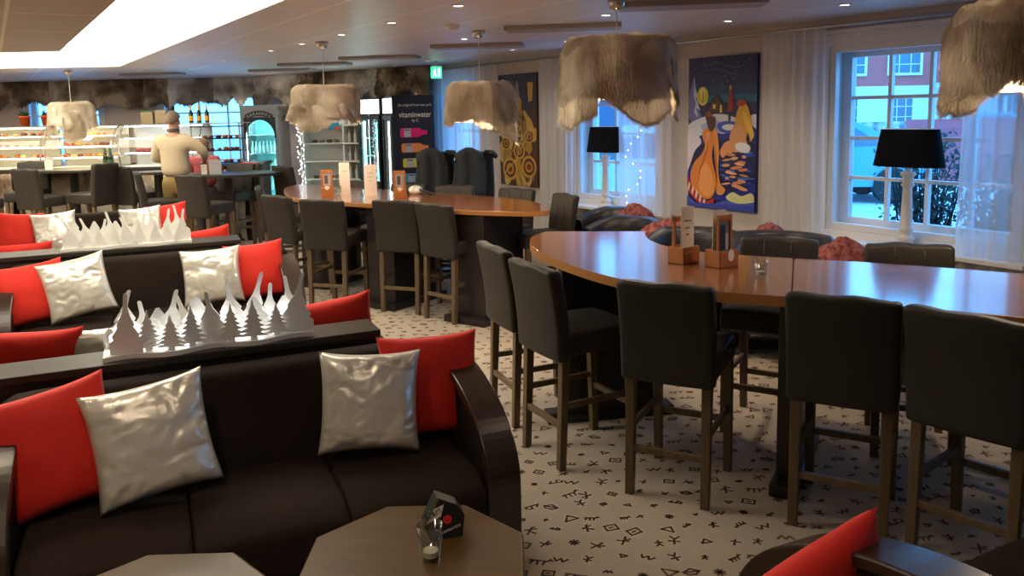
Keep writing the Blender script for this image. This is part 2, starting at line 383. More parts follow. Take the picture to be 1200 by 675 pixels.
g = G(); g.lathe([(.032, -.003), (.031, -.004)], 14); g.make('lens', ['down'], dl0)
for i, (x, y) in enumerate(DL):
    o = dl0 if i == 0 else dup(dl0, (x, y, CEIL), 0)
    o.location = (x, y, CEIL); o['label'] = 'small round recessed downlight in the pale panel ceiling'; o['group'] = 'recessed downlights'
    l = bpy.data.lights.new('spot', 'SPOT'); l.energy = 34 if y > 12 else 15 if y > 5 else 6 if x > .5 else 27; l.color = (1, .80, .58); l.spot_size = R(110); l.spot_blend = .8; l.shadow_soft_size = .04
    lo = bpy.data.objects.new('spot', l); col.objects.link(lo); lo.location = (x, y, CEIL-.02)
for i, (x, y) in enumerate([(-1.478, 9.437), (-2.45, 10.4), (-3.2, 11.6), (-.3, 8.047), (.427, 6.435), (1.138, 5.152), (-5.2, 12.0)]):
    g = G(); T = Matrix.Translation((x, y, CEIL)) @ Matrix.Rotation(R(-8), 4, 'Z')
    g.box(-.45, .45, -.13, .13, -.035, 0, 0, T)
    tag(g.make('ceiling_vent', [mat('vent_paint_%d' % i, (.42, .38, .36), .6)], bevel=.006), 'flat rectangular panel mounted on the pale ceiling', 'ceiling panel', 'flat panels on the ceiling')
g = G(); g.lathe([(.055, 0), (.055, -.02), (.045, -.038), (.0, -.04)], 18, (-.424, 6.272)); o = g.make('smoke_detector', ['white'], smooth=True, bevel=.002); o.location = (0, 0, CEIL)
tag(o, 'small white smoke detector on the ceiling between the two middle pendants', 'smoke detector')
ex = thing('exit_sign', 'small green illuminated exit sign hanging at the end of the fur valance', 'sign', (-.93, 10.5, 2.13))
g = G(); g.box(-.07, .07, -.012, .012, 0, .15); g.make('sign_panel', ['exit'], ex, bevel=.003)
g = G(); g.box(-.012, .012, -.008, .008, .15, .22); g.box(-.06, .06, -.02, .02, .15, .165); g.make('bracket', ['ltgrey'], ex)
g = G()                                                       # running figure, arrow and door
for q in ([(-.02, .115), (-.008, .115), (-.008, .13), (-.02, .13)], [(-.03, .06), (-.012, .06), (-.005, .11), (-.025, .11)], [(-.045, .02), (-.035, .02), (-.015, .06), (-.027, .06)], [(-.015, .06), (-.003, .025), (.006, .028), (-.008, .065)], [(.02, .02), (.05, .02), (.05, .13), (.02, .13)]):
    g.add([(a, -.0135, b) for a, b in q], [(0,1,2,3)])
g.make('pictogram', ['exitw'], ex)

# ---------------------------------------------------------------- fur pendants
def hairs(g, fn, n, rn, ln=.035, w=.0016, mi=0, down=.8, vlow=0.):
    for _ in range(n):
        u = rn.random(); v = rn.random()**1.3 if rn.random() < .75 else 0.0
        p = Vector(fn(u, v)); q = Vector(fn(min(u+.004, 1), v)); q2 = Vector(fn(u, min(1, v+.01)))
        t = (q-p); 
        if t.length < 1e-6: continue
        t.normalize(); nn = t.cross(q2-p)
        if nn.length < 1e-7: continue
        nn.normalize()
        l = ln*rn.uniform(.5, 1.3)
        d = (Vector((0, 0, -down))+nn*rn.uniform(.15, .6)+t*rn.uniform(-.4, .4)).normalized()*l
        g.add([tuple(p-t*w), tuple(p+t*w), tuple(p+d)], [(0,1,2)], mi)
def pendant(label, x, y, ztop, h, r, seed, flaps, furm='fur', E=14, cz=CEIL, rough=1.):
    rn = random.Random(seed); root = thing('fur_pendant', label, 'pendant lamp', (x, y, 0), 0)
    zb = ztop-h; K = [(rn.uniform(1.5, 7), rn.uniform(0, 6.28), rn.uniform(.2, 1)) for _ in range(6)]
    def rag(a): return sum(w*sin(round(k)*a+p) for k, p, w in K)/2.2
    def skin(rr, a0, a1, z0, z1, amp, sd, loose=.02):
        def fn(u, v):
            a = a0+(a1-a0)*u; 
            nz = noise.noise(Vector((cos(a)*2.2+sd, sin(a)*2.2, v*1.6)))
            fold = .012*sin(9*a+sd+2*v)
            zz0 = z0+amp*(rag(a+sd)+.5*noise.noise(Vector((a*5, sd, 0)))) 
            if a1-a0 < 6:                # a flap tapers to legs at its lower corners
                e = abs(2*u-1); zz0 += amp*1.2*(e**2-.4)
            z = zz0+(z1+.018*noise.noise(Vector((a*4, sd, 3)))-zz0)*v
            q = rr*(1+.10*nz*rough+.05*(1-v)*sin(3*a+sd))+loose*(1-v)+fold*(1-.3*v)-.05*max(0, v-.88)/.12*.9
            return (q*cos(a), q*sin(a), z)
        return fn
    f = skin(r, 0, 2*pi, zb+.07, ztop, .05, seed*1.7)
    g = G(); g.grid(72, 14, lambda u, v: f(u % 1, v), closeu=True)
    g.grid(72, 1, lambda u, v: (lambda p: (p[0]*(1-.93*v), p[1]*(1-.93*v), p[2]))(f(u % 1, 1)), closeu=True)
    hairs(g, f, 9000, rn)
    g.make('fur_shade', [furm], root, smooth=True)
    for i, (a0, a1, dz, up) in enumerate(flaps):
        f2 = skin(r+.014, R(a0), R(a1), zb+dz, ztop-up, .055, seed*2.3+i*5)
        g = G(); g.grid(30, 12, f2); hairs(g, f2, 3500, rn)
        g.make('fur_flap', [furm if i % 2 else 'fur'], root, smooth=True)
    g = G(); g.lathe([(r*.84, zb+.055), (r*.84, ztop-.04)], 32, cap=False); g.make('liner', ['liner'], root, smooth=True)
    g = G(); g.lathe([(0, zb+.10), (.035, zb+.13), (.045, zb+.17), (.02, zb+.22), (.02, zb+.25)], 16); g.make('bulb', ['warm'], root, smooth=True)
    g = G(); g.tube([(0, 0, zb+.22), (0, 0, cz-.03)], .0045, 8); g.make('cord', ['white'], root)
    g = G(); g.lathe([(.055, CEIL), (.055, CEIL-.02), (.045, CEIL-.05), (.015, CEIL-.065)], 20); g.make('ceiling_rose', ['chrome'], root, smooth=True)
    l = bpy.data.lights.new('bulb_light', 'POINT'); l.energy = E*1.4; l.color = (1, .80, .56); l.shadow_soft_size = .05
    lo = bpy.data.objects.new('bulb_light', l); col.objects.link(lo); lo.location = (x, y, zb+.09)
    return root
pendant('nearest fur pendant, brown, cut off by the right edge of the photo', 2.22, 3.6, 2.125, .44, .25, 11, [(150, 250, .0, .06), (300, 380, .02, .05)])
pendant('large ragged fur pendant above the near bar table, right of centre', .655, 5.0, 2.13, .43, .325, 12, [(175, 245, -.05, .03), (262, 330, -.03, .02), (335, 385, .0, .05)], E=18)
pendant('grey fur pendant in front of the brown-gold painting', -.243, 6.7, 1.94, .38, .27, 13, [(290, 372, -.05, .0)])
pendant('pale fur pendant above the left end of the farther bar table', -1.68, 7.43, 1.965, .36, .29, 14, [(190, 350, .03, .16)])
p5 = pendant('smallest, farthest fur pendant in front of the left display case', -5.84, 10.9, 1.93, .40, .27, 15, [(190, 260, -.04, .05), (275, 330, -.08, .08)])

# fur valance along the back
def pelt(P, Q, z0, z1, seed, m, label):
    rn = random.Random(seed); P = Vector(P); Q = Vector(Q); d = (Q-P).normalized(); n = Vector((d.y, -d.x))
    n = n if n.y < 0 else -n
    ks = [(rn.uniform(2, 9), rn.uniform(0, 6), rn.uniform(.3, 1)) for _ in range(5)]
    def fn(u, v):
        e = 2*u-1
        low = z0+.09*sum(w*sin(k*u*2+p) for k, p, w in ks)/2-.08*abs(e)**4+.10*(1-abs(e))*rn0
        z = low+(z1-low)*v
        c = P+(Q-P)*(u+.02*sin(v*5+seed)*(1-v))+n*(.05+.03*sin(u*9+seed)+.04*noise.noise(Vector((u*4, v*3, seed)))+.05*(1-v))
        return (c.x, c.y, z)
    rn0 = rn.uniform(-.3, 1)
    g = G(); g.grid(26, 10, fn); hairs(g, fn, 500, rn, .04, .003)
    return tag(g.make('reindeer_pelt', [m], smooth=True, solid=.012), label, 'fur pelt')
VB = [((-9.9, 13.86), (-8.65, 13.83), 1.93, 'fur', 'tan fur pelt of the valance at the left edge of the photo'),
      ((-8.7, 13.82), (-7.6, 13.8), 1.98, 'furd', 'brown spotted fur pelt of the valance above the left potted plant'),
      ((-7.7, 13.76), (-7.0, 13.75), 1.92, 'fur', 'pale narrow fur pelt of the valance behind the farthest pendant'),
      ((-7.1, 13.74), (-6.0, 13.7), 1.90, 'furd', 'dark brown fur pelt of the valance above the paper bags'),
      ((-6.05, 13.65), (-5.55, 13.65), 1.92, 'furd', 'small dark fur pelt of the valance above the man'),
      ((-5.62, 13.6), (-4.75, 13.6), 1.93, 'furg', 'whitish grey fur pelt of the valance above the champagne bottles'),
      ((-4.85, 13.56), (-4.1, 13.5), 1.95, 'furg', 'grey and white fur pelt of the valance above the arched white fridge'),
      ((-4.15, 13.5), (-3.25, 12.93), 1.90, 'furg', 'grey fur pelt of the valance left of the pale pendant'),
      ((-3.3, 12.95), (-2.45, 12.4), 1.95, 'furd', 'dark fur pelt of the valance behind the pale pendant'),
      ((-2.5, 12.4), (-1.85, 11.95), 1.93, 'furg', 'grey streaked fur pelt of the valance above the lit fridges'),
      ((-1.9, 11.95), (-1.05, 11.35), 1.95, 'furd', 'dark grey fur pelt of the valance above the dark poster panel')]
for i, (a, b2, z, m, lb) in enumerate(VB): pelt(a, b2, z, 2.345, 40+i, m, lb)

# ---------------------------------------------------------------- bar stools
def slab(g, x0, x1, y0, y1, z0, z1, nx, nz, f, mi=0, ny=1):
    # subdivided block with a bend function f(x,y,z)
    def P(i, j, k): return f(x0+(x1-x0)*i/nx, y0+(y1-y0)*j/ny, z0+(z1-z0)*k/nz)
    idx = {}; vs = []; fs = []
    def V(i, j, k):
        if (i, j, k) not in idx: idx[(i, j, k)] = len(vs); vs.append(P(i, j, k))
        return idx[(i, j, k)]
    for i in range(nx):
        for k in range(nz):
            fs.append((V(i, 0, k), V(i+1, 0, k), V(i+1, 0, k+1), V(i, 0, k+1))); fs.append((V(i, ny, k), V(i, ny, k+1), V(i+1, ny, k+1), V(i+1, ny, k)))
    for i in range(nx):
        for j in range(ny):
            fs.append((V(i, j, 0), V(i, j+1, 0), V(i+1, j+1, 0), V(i+1, j, 0))); fs.append((V(i, j, nz), V(i+1, j, nz), V(i+1, j+1, nz), V(i, j+1, nz)))
    for j in range(ny):
        for k in range(nz):
            fs.append((V(0, j, k), V(0, j, k+1), V(0, j+1, k+1), V(0, j+1, k))); fs.append((V(nx, j, k), V(nx, j+1, k), V(nx, j+1, k+1), V(nx, j, k+1)))
    return g.add(vs, fs, mi)
def make_stool(label, group):
    t = thing('bar_stool', label, 'bar stool', (0,0,0), 0, group)
    g = G(); slab(g, -.208, .208, 0, .42, .555, .665, 8, 2, lambda x, y, z: (x*(1-.06*(y/.42)), y, z+(.012*cos(x*7)*sin(y*7) if z > .6 else 0)), ny=8)
    g.make('seat', ['stool'], t, smooth=True, bevel=.02, seg=3)
    def bend(x, y, z):
        k = (z-.53)/.45
        return (x*(1+.02*k), y-.055*k*k+.30*x*x*(1 if k > .0 else 1)*1.0-.012, z-.05*x*x*k*3+(.004*sin(x*30) if k > .99 else 0))
    g = G(); slab(g, -.205, .205, -.035, .035, .53, .98, 10, 8, bend)
    br = g.make('backrest', ['stool'], t, smooth=True, bevel=.02, seg=3)
    g = G()
    for sx in (-.07, .07): g.tube([bend(sx, .036, z) for z in (.67, .75, .83, .9, .965)], .0035, 5)
    g.make('seam', ['leather'], br, smooth=True)
    for sx in (-1, 1):
        for (y0, y1) in ((.012, -.012), (.385, .40)):
            g = G(); x = sx*.168; w = .021
            g.add([(x-w, y0-w, .56), (x+w, y0-w, .56), (x+w, y0+w, .56), (x-w, y0+w, .56), (x-w*.85, y1-w*.85, 0), (x+w*.85, y1-w*.85, 0), (x+w*.85, y1+w*.85, 0), (x-w*.85, y1+w*.85, 0)],
                  [(0,1,2,3), (4,7,6,5), (0,4,5,1), (1,5,6,2), (2,6,7,3), (3,7,4,0)])
            g.make('leg', ['stoolleg'], t, bevel=.003)
    for (y, z) in ((-.006, .215), (.394, .255)):
        g = G(); g.box(-.15, .15, y-.011, y+.011, z-.015, z+.015); g.make('stretcher', ['stoolleg'], t, bevel=.003)
    for sx in (-1, 1):
        g = G(); g.box(sx*.168-.010, sx*.168+.010, .005, .385, .295, .325); g.make('stretcher', ['stoolleg'], t, bevel=.003)
    return t
GN = 'stools around the near bar table'; GF = 'stools around the farther bar table'; GB = 'stools by the counter'
stools = [
 (.142, 3.83, -62, 1, 'second stool from the left at the near bar table, backrest turned edge-on', GN),
 (-.055, 4.37, -68, 1, 'leftmost stool at the near bar table, partly behind the sofa arm', GN),
 (.655, 3.36, -28, 1, 'stool at the near bar table whose back is below the wooden menu boxes', GN),
 (1.275, 3.06, -29, 1, 'stool at the near bar table, second from the right, above the red corner cushion', GN),
 (1.60, 2.76, -50, 1, 'rightmost stool at the near bar table, cut by the right edge', GN),
 (1.44, 4.36, 150, 1, 'three-panel leather stool behind the near table, beyond the candle glass', GN),
 (2.03, 4.08, 160, 1, 'three-panel leather stool behind the near table, below the near window lamp', GN),
 (-2.12, 7.42, -40, 1, 'leftmost near-side stool of the farther bar table, beyond the sofa cushion', GF),
 (-1.62, 6.97, -17, 1, 'near-side stool of the farther table in front of its left wooden holder', GF),
 (-.965, 6.80, -21, 1, 'near-side stool of the farther table, third from its left end', GF),
 (-.595, 6.50, -43, 1, 'near-side stool of the farther table, nearest to its dark pedestal', GF),
 (-.58, 7.99, 158, 1, 'far-side stool of the farther table in front of the two draped chairs', GF),
 (.02, 7.53, 140, 1, 'far-side stool of the farther table below the brown-gold painting', GF),
 (.42, 6.95, 112, 1, 'stool at the right end of the farther table, turned sideways', GF),
 (-1.08, 8.30, 155, 1, 'far-side stool behind the right wooden holder on the farther table', GF),
 (-1.62, 8.72, 160, 1, 'far-side stool behind the single white card on the farther table', GF),
 (-2.55, 8.35, -75, 1, 'stool at the left tip of the farther table, mostly hidden', GF),
 (-3.55, 9.05, -22, 1.09, 'large near-side stool at the round table with the grey card stand', GB),
 (-4.42, 9.7, -62, 1.09, 'stool turned sideways just left of the man', GB),
 (-2.88, 10.35, -40, 1.09, 'stool in front of the grey side of the arched fridge', GB),
 (-3.40, 10.85, 100, 1.1, 'stool in front of the glowing arched fridge door', GB),
 (-3.60, 10.72, 165, 1.1, 'far-side stool behind the round table, right of the card stand', GB),
 (-5.93, 9.95, -20, 1.14, 'dark stool in front of the left display case, near the photo edge', GB),
 (-5.12, 10.15, 75, 1.18, 'stool with tall back turned left, below the green bottle on the counter', GB),
 (-6.62, 9.75, -8, 1.12, 'stool cut by the left edge of the photo', GB),
 (-5.0, 10.42, -25, 1.12, 'stool left of the man, close against the counter', GB),
 (-6.4, 10.85, 185, 1.18, 'far-side stool behind the left round table', GB),
]
s0 = None
for x, y, a, sc, lb, gp in stools:
    if s0 is None: s0 = o = make_stool(lb, gp); o.location = (x, y, 0); o.rotation_euler = (0, 0, R(a))
    else: o = dup(s0, (x, y, 0), R(a), lb, gp, (1, 1, sc))

# ---------------------------------------------------------------- bar tables
def top_part(pts, z, th, parent, name, edge=True):
    g = G(); g.prism([pts], z-th, z, 0, side=1)
    return g.make(name, ['wood', 'woodedge'], parent, bevel=.006)
nt1 = thing('bar_table', 'near curved bar table with glossy cherry top, in the right half', 'table', (1.1, 4.0, 0))
outer = spline([(.22, 5.17), (.125, 4.97), (.105, 4.70), (.16, 4.38), (.29, 4.02), (.46, 3.70), (.66, 3.475), (.88, 3.345), (1.13, 3.235)], 5, False)
inner = spline([(.845, 5.09), (.815, 4.9), (.82, 4.7), (.88, 4.5), (1.05, 4.29), (1.43, 4.075)], 5, False)
t1 = outer+[(1.43, 4.075)]+inner[::-1][1:]
sh = lambda l, c=(1.1, 4.0): [(p[0]-c[0], p[1]-c[1]) for p in l]
top_part(sh(t1), .925, .045, nt1, 'tabletop')
t2 = [(1.134, 3.233), (1.50, 3.04), (1.95, 2.78), (2.5, 2.4), (2.95, 3.12), (2.31, 3.59), (2.0, 3.79), (1.72, 3.95), (1.434, 4.073)]
top_part(sh(t2), .925, .045, nt1, 'tabletop')
for (x, y, a, lbl) in ((1.32, 3.66, 62, ''), (.52, 4.35, 10, '')):
    T = Matrix.Translation((x-1.1, y-4.0, 0)) @ Matrix.Rotation(R(a), 4, 'Z')
    g = G(); g.box(-.27, .27, -.045, .045, .05, .88, 0, T); g.box(-.16, .16, -.10, .10, .82, .88, 0, T)
    pd = g.make('pedestal', ['dark'], nt1, bevel=.006)
    g = G(); g.box(-.36, .36, -.06, .06, 0, .055, 0, T); g.make('foot', ['dark'], pd, bevel=.006)
nt2 = thing('bar_table', 'farther bar table with rounded cherry top under the two middle pendants', 'table', (-1.1, 7.5, 0))
t3 = spline([(-2.44, 8.68), (-2.27, 8.12), (-2.05, 7.62), (-1.62, 7.25), (-1.13, 6.93), (-.55, 6.50), (-.07, 6.27), (.25, 6.235), (.29, 6.5), (.14, 7.02), (-.30, 7.52), (-.91, 7.98), (-1.52, 8.5), (-2.28, 9.05), (-2.44, 9.02)], 4)
top_part(sh(t3, (-1.1, 7.5)), .925, .04, nt2, 'tabletop')
for (x, y, a) in ((-.2, 6.66, 55), (-1.0, 7.25, 55), (-1.85, 8.2, 65)):
    T = Matrix.Translation((x+1.1, y-7.5, 0)) @ Matrix.Rotation(R(a-90), 4, 'Z')
    g = G(); g.box(-.16, .16, -.28, .28, .05, .88, 0, T); pd = g.make('pedestal', ['dark'], nt2, bevel=.006)
    g = G(); g.box(-.21, .21, -.36, .36, 0, .055, 0, T); g.make('foot', ['dark'], pd, bevel=.006)
def round_table(x, y, z, a, b, label):
    t = thing('round_bar_table', label, 'table', (x, y, 0))
    g = G(); g.prism([[(a*cos(2*pi*i/32), b*sin(2*pi*i/32)) for i in range(32)]], z-.035, z); g.make('tabletop', ['console'], t, bevel=.005)
    g = G(); g.lathe([(.24, 0), (.24, .03), (.07, .05), (.055, .1), (.055, z-.04), (.12, z-.035)], 16); g.make('pedestal', ['dark'], t, smooth=True, ); return t
round_table(-3.55, 10.15, 1.0, .66, .42, 'dark round bar table with the grey card stand, before the arched fridge')
round_table(-5.75, 10.65, 1.06, .62, .38, 'dark oval bar table before the left display case')
round_table(-4.55, 10.45, 1.02, .30, .22, 'small dark table top just left of the man')

# ---------------------------------------------------------------- sofas and consoles
def sofa(label, m0, m1, nb, face, n=3, ak=1.):
    # face=-1: faces the camera (front at smaller n); +1: faces away
    w = m1-m0; c = W((m0+m1)/2, nb)
    t = thing('sofa', label, 'sofa', (*c, 0), R(24) if face < 0 else R(204))
    h = w/2; aw = .125                            # local: back plane y=0, front y=-.62
    g = G(); g.box(-h+.02, h-.02, -.56, -.02, .03, .27); g.make('base', ['sofa'], t, bevel=.02)
    iw = (w-2*aw)/n
    for k in range(n):
        x0 = -h+aw+k*iw
        g = G()
        def sf(x, y, z, x0=x0):
            u = (x-x0)/iw*2-1; zz = z+(.012*(1-u*u) if z > .4 else 0)-(.05*max(0, (-.5-y)/.12)**2 if z > .4 else 0)
            return (x, y, zz)
        slab(g, x0+.001, x0+iw-.001, -.62, -.14, .24, .445, 6, 3, sf, ny=8); g.make('seat_cushion', ['sofa'], t, smooth=True, bevel=.03, seg=4)
    g = G()
    def bf(x, y, z):
        k = max(0, z-.3)/.5; e = abs(x)/(h-.02)
        return (x, y+.10*(k-1)*(1 if y < -.05 else .3)+(.0), z-(.05*max(0, e-.86)**2*50 if z > .5 else 0))
    slab(g, -h+.03, h-.03, -.12, 0, .26, .80, 24, 6, bf); g.make('backrest', ['sofa'], t, smooth=True, bevel=.035, seg=4)
    prof = [(0, 0), (-.02, .72)]+[(-.06-.56*sin(pi/2*i/24), .40+.335*cos(pi/2*i/24)) for i in range(25)]+[(-.62, 0)]
    prof = [(a_, b_*ak) for a_, b_ in prof]
    for sx in (-1, 1):
        xa, xb = (h-aw, h) if sx > 0 else (-h, -h+aw)
        g = G(); T = Matrix(((0, 0, 1, 0), (1, 0, 0, 0), (0, 1, 0, 0), (0, 0, 0, 1)))
        inn = [(p[0]*.965-.005, p[1]-.018 if p[1] > .1 else p[1]) for p in prof]
        g.prism([inn], xa+.012, xb-.012, 0, T); a_ = g.make('arm', ['sofa'], t)
        g = G(); tr = prof[1:]                     # wide band over the arm
        vs = []; fs = []
        for (y, z) in tr:
            vs += [(xa, y, z), (xb, y, z), (xb, y*.95+.0, z-.03 if z > .1 else z), (xa, y*.95, z-.03 if z > .1 else z)]
        for i in range(len(tr)-1):
            o = i*4
            for q in range(4): fs.append((o+q, o+(q+1) % 4, o+4+(q+1) % 4, o+4+q))
        fs += [(0, 3, 2, 1), (len(vs)-4, len(vs)-3, len(vs)-2, len(vs)-1)]
        g.add(vs, fs); g.make('arm_trim', ['sofatrim'], a_, smooth=False, bevel=.006)
    return t
sofa('nearest dark brown sofa, behind the octagonal coffee table', -.56, 1.12, 3.10, -1)
sofa('sofa facing away, its back against the near console with the lit tree ornament', -.92, .88, 3.33, 1)
sofa('middle dark sofa facing the camera, with two silver and two red cushions', -.92, .88, 5.92, -1)
sofa('sofa facing away, its back against the farther console', -1.3, .51, 6.22, 1)
sofa('farthest dark sofa facing the camera, in front of the stools by the counter', -1.5, .30, 8.86, -1)
sofa('dark armchair at the lower right corner, only its rounded arm in view', 1.25, 3.0, .78, 1, 2, 1.23).scale = (1, 1.18, .92)
def console(label, m0, m1, n0, n1, z=.84):
    c = W((m0+m1)/2, (n0+n1)/2); h = (m1-m0)/2; d = (n1-n0)/2
    t = thing('console_table', label, 'console', (*c, 0), R(24))
    g = G(); g.box(-h, h, -d, d, z-.03, z); g.make('tabletop', ['console'], t, bevel=.004)
    g = G(); g.box(-h+.02, h-.02, -d+.01, d-.01, 0, z-.03); g.make('body', ['dark'], t)
console('narrow dark console carrying the brightly lit tree ornament', -1.2, .80, 3.115, 3.315)
console('narrow dark console carrying the unlit tree ornament', -1.1, .55, 5.935, 6.20)

# cushions
def pillow(name, m, seed, size=.36, th=.13):
    rn = random.Random(seed); S = size/2; pt = [rn.uniform(.93, 1.12) for _ in range(4)]
    def fn(sg):
        def f(u, v):
            x = 2*u-1; y = 2*v-1
            edge = (1-x**4)*(1-y**4)
            cr = 1+.055*(abs(x*y)**3)*pt[(x > 0)+2*(y > 0)]
            pin = 1-.035*(1-x*x)*(abs(y)**3); pin2 = 1-.035*(1-y*y)*(abs(x)**3)
            z = sg*th/2*(max(0, (1-x*x)*(1-y*y)))**.42
            wr = (.007 if m == 'silver' else .004)*noise.noise(Vector((x*2+seed, y*2, sg)))
            if m == 'silver':
                q = Vector((x*2.5+seed, y*2.5, sg)); wr += .0065*(.5-abs(noise.noise(Vector((x*1.5+1.2*noise.noise(q), y*5+1.5*noise.noise(q*1.3), seed)))*2))*(.4+hypot(x, y))
            return (S*x*cr*pin2, S*y*cr*pin, z+wr*min(1, max(0, edge)*3)*sg)
        return f
    g = G(); g.grid(34, 34, fn(1)); g.grid(34, 34, lambda u, v: fn(-1)(1-u, v))
    me = g.make(name, [m], smooth=True)
    bm = bmesh.new(); bm.from_mesh(me.data); bmesh.ops.remove_doubles(bm, verts=bm.verts, dist=.0008); bm.to_mesh(me.data); bm.free()
    for p in me.data.polygons: p.use_smooth = True
    return me
def cushion(m, label, mm, nn, z, yaw=0, lean=12, spin=0, size=.36, seed=None, th=.13, group='scatter cushions on the sofas'):
    global _cs
    _cs = _cs+1; o = pillow('cushion', m, _cs*3 if seed is None else seed, size, th)
    x, y = W(mm, nn); o.location = (x, y, z)
    o.matrix_world = Matrix.Translation((x, y, z)) @ Matrix.Rotation(R(24+yaw), 4, 'Z') @ Matrix.Rotation(R(90-lean), 4, 'X') @ Matrix.Rotation(R(spin), 4, 'Z')
    return tag(o, label, 'cushion', group)
_cs = 0
cushion('silver', 'shiny silver cushion on the nearest sofa, overlapping the red one at its right arm', .675, 2.83, .655, -12, 16, -3, .35)
cushion('red', 'red cushion on the nearest sofa, beside its right arm', .935, 2.91, .655, -8, 14, 0, .375)
cushion('silver', 'shiny silver cushion tilted on the left half of the nearest sofa', -.055, 2.80, .662, 4, 18, 6, .36)
cushion('red', 'red cushion at the left end of the nearest sofa', -.35, 2.87, .655, 4, 16, 10, .38)
cushion('red', 'red cushion peeking over the sofa back left of the lit tree ornament', -.50, 3.64, .70, 180, 14, 4, .38)
cushion('silver', 'silver cushion peeking beside the lit tree ornament, behind the glass', -.20, 3.66, .685, 180, 16, 0, .36)
cushion('red', 'red cushion corner above the sofa back, right of the lit tree ornament', .70, 3.60, .70, 172, 14, -8, .38)
cushion('red', 'red cushion at the left end of the middle sofa', -.71, 5.62, .655, 6, 16, 6, .36)
cushion('silver', 'silver cushion on the left of the middle sofa, tilted', -.46, 5.58, .675, 4, 18, 10, .36)
cushion('silver', 'silver cushion on the right half of the middle sofa', .325, 5.60, .66, -6, 16, 3, .36)
cushion('red', 'red cushion at the right arm of the middle sofa', .61, 5.66, .66, -8, 14, 5, .37)
cushion('red', 'red cushion corner above the sofa back, right of the unlit tree ornament', .36, 6.50, .69, 172, 14, -8, .36)
cushion('red', 'red cushion lying low behind the farther console, at the left edge', -.86, 6.52, .67, 180, 16, 0, .38)
cushion('red', 'red cushion at the left of the farthest sofa', -1.13, 8.56, .675, 8, 16, -6, .37)
cushion('silver', 'crinkled silver cushion on the left half of the farthest sofa', -.84, 8.52, .67, 6, 18, 4, .36)
cushion('silver', 'crinkled silver cushion on the right of the farthest sofa', -.11, 8.52, .67, -6, 16, 5, .36)
cushion('red', 'red cushion at the right arm of the farthest sofa', .12, 8.58, .675, -6, 14, 6, .37)
cushion('red', 'red cushion standing in the lower right corner of the photo', 1.225, 1.22, .615, 180, 14, -22, .38)
cushion('silver', 'silver cushion tip at the bottom edge, left of the corner red cushion', 1.10, 1.26, .575, 180, 30, -30, .26)

# ---------------------------------------------------------------- tree ornaments
def fir(h, w, kind, rn):
    if kind == 0:       # jagged branches
        L = []; n = 6
        for i in range(n):
            z = h*.12+h*.72*i/n; ww = w/2*(1-i/n*.82)
            L += [(-ww, z-h*.02), (-ww*.45, z+h*.07)]
        left = L+[(-.004, h*.9), (-.002, h)]
        return [(-.012, 0), (-.012, h*.1)]+left+[(-x, z) for x, z in left[::-1]]+[(.012, h*.1), (.012, 0)]
    if kind == 1:       # smooth body drawn out into a tall bent tip
        b = rn.choice((-1, 1))*rn.uniform(.01, .045); P = []
        pr = [(w/2, 0), (w*.5, h*.20), (w*.38, h*.24), (w*.42, h*.30), (w*.24, h*.44), (w*.27, h*.48), (.014, h*.64), (.0085, h*.74), (.0075, h*.97), (.004, h)]
        sh_ = lambda z: b*(z/h)**2
        return [(-x+sh_(z), z) for x, z in pr]+[(x+sh_(z), z) for x, z in pr[::-1]]
    pr = [(w/2, 0), (w*.5, h*.35), (w*.36, h*.42), (w*.42, h*.5), (w*.2, h*.66), (w*.24, h*.72), (.006, h)]
    return [(-x, z) for x, z in pr]+[(x, z) for x, z in pr[::-1]]
def ornament(label, c_m, c_n, lit, seed, L=.74):
    rn = random.Random(seed); x, y = W(c_m, c_n)
    t = thing('tree_ornament', label, 'ornament', (x, y, .84), R(24))
    fr = [(-L/2+L*i/24, -.075+.02*sin(i*.65)) for i in range(25)]
    bk = [(-L/2+L*i/24, .06+.012*sin(i*.5+1)) for i in range(25)]
    g = G(); g.prism([fr+bk[::-1]], 0, .018); g.make('base_plate', ['acryl'], t)
    T = Matrix(((1, 0, 0, 0), (0, 0, -1, 0), (0, 1, 0, 0), (0, 0, 0, 1)))
    n = 0
    for row, yy, cnt in ((0, .050, 9), (2, .005, 6), (1, -.055, 9)):
        for i in range(cnt):
            u = (i+.5)/cnt; xx = -L/2+.03+(L-.06)*u+rn.uniform(-.012, .012)
            kind = 1 if row == 0 else 2 if row == 2 else (0 if i % 4 else 1)
            h = {0: rn.uniform(.12, .16), 1: rn.uniform(.17, .24), 2: rn.uniform(.13, .18)}[kind]; w = {0: .115, 1: rn.uniform(.10, .14), 2: .13}[kind]
            g = G(); g.prism([fir(h, w, kind, rn)], -.002, .002, 0, T)
            o = g.make('tree_cutout', ['acryl'], t); o.location = (xx, yy+.018*sin(u*15.6) if row else yy, .016); o.rotation_euler = (0, 0, R(rn.uniform(-16, 16)))
    # low hedge strip behind, joins the trees
    hp = [(-L/2, 0)]+[(-L/2+L*i/40, .055+.018*(i % 2)+.012*sin(i*.7)) for i in range(41)]+[(L/2, 0)]
    g = G(); g.prism([hp], -.002, .002, 0, T); o = g.make('hedge_cutout', ['acryl'], t); o.location = (0, .056, .016)
    if lit:
        for k in range(6):
            xx = -L/2+.07+(L-.14)*k/5
            g = G(); g.lathe([(0, 0), (.012, .004), (.012, .012), (0, .016)], 10); o = g.make('light', ['led'], t, smooth=True); o.location = (xx, -.01, .02)
            l = bpy.data.lights.new('led', 'POINT'); l.energy = .34; l.color = (.88, .95, 1); l.shadow_soft_size = .012
            lo = bpy.data.objects.new('led', l); col.objects.link(lo); q = W(c_m, c_n); lo.location = (q[0]+CA*xx, q[1]+SA*xx-.01, .885)
    return t
ornament('white cut-out tree ornament, brightly lit, on the near console', .17, 3.215, True, 21)
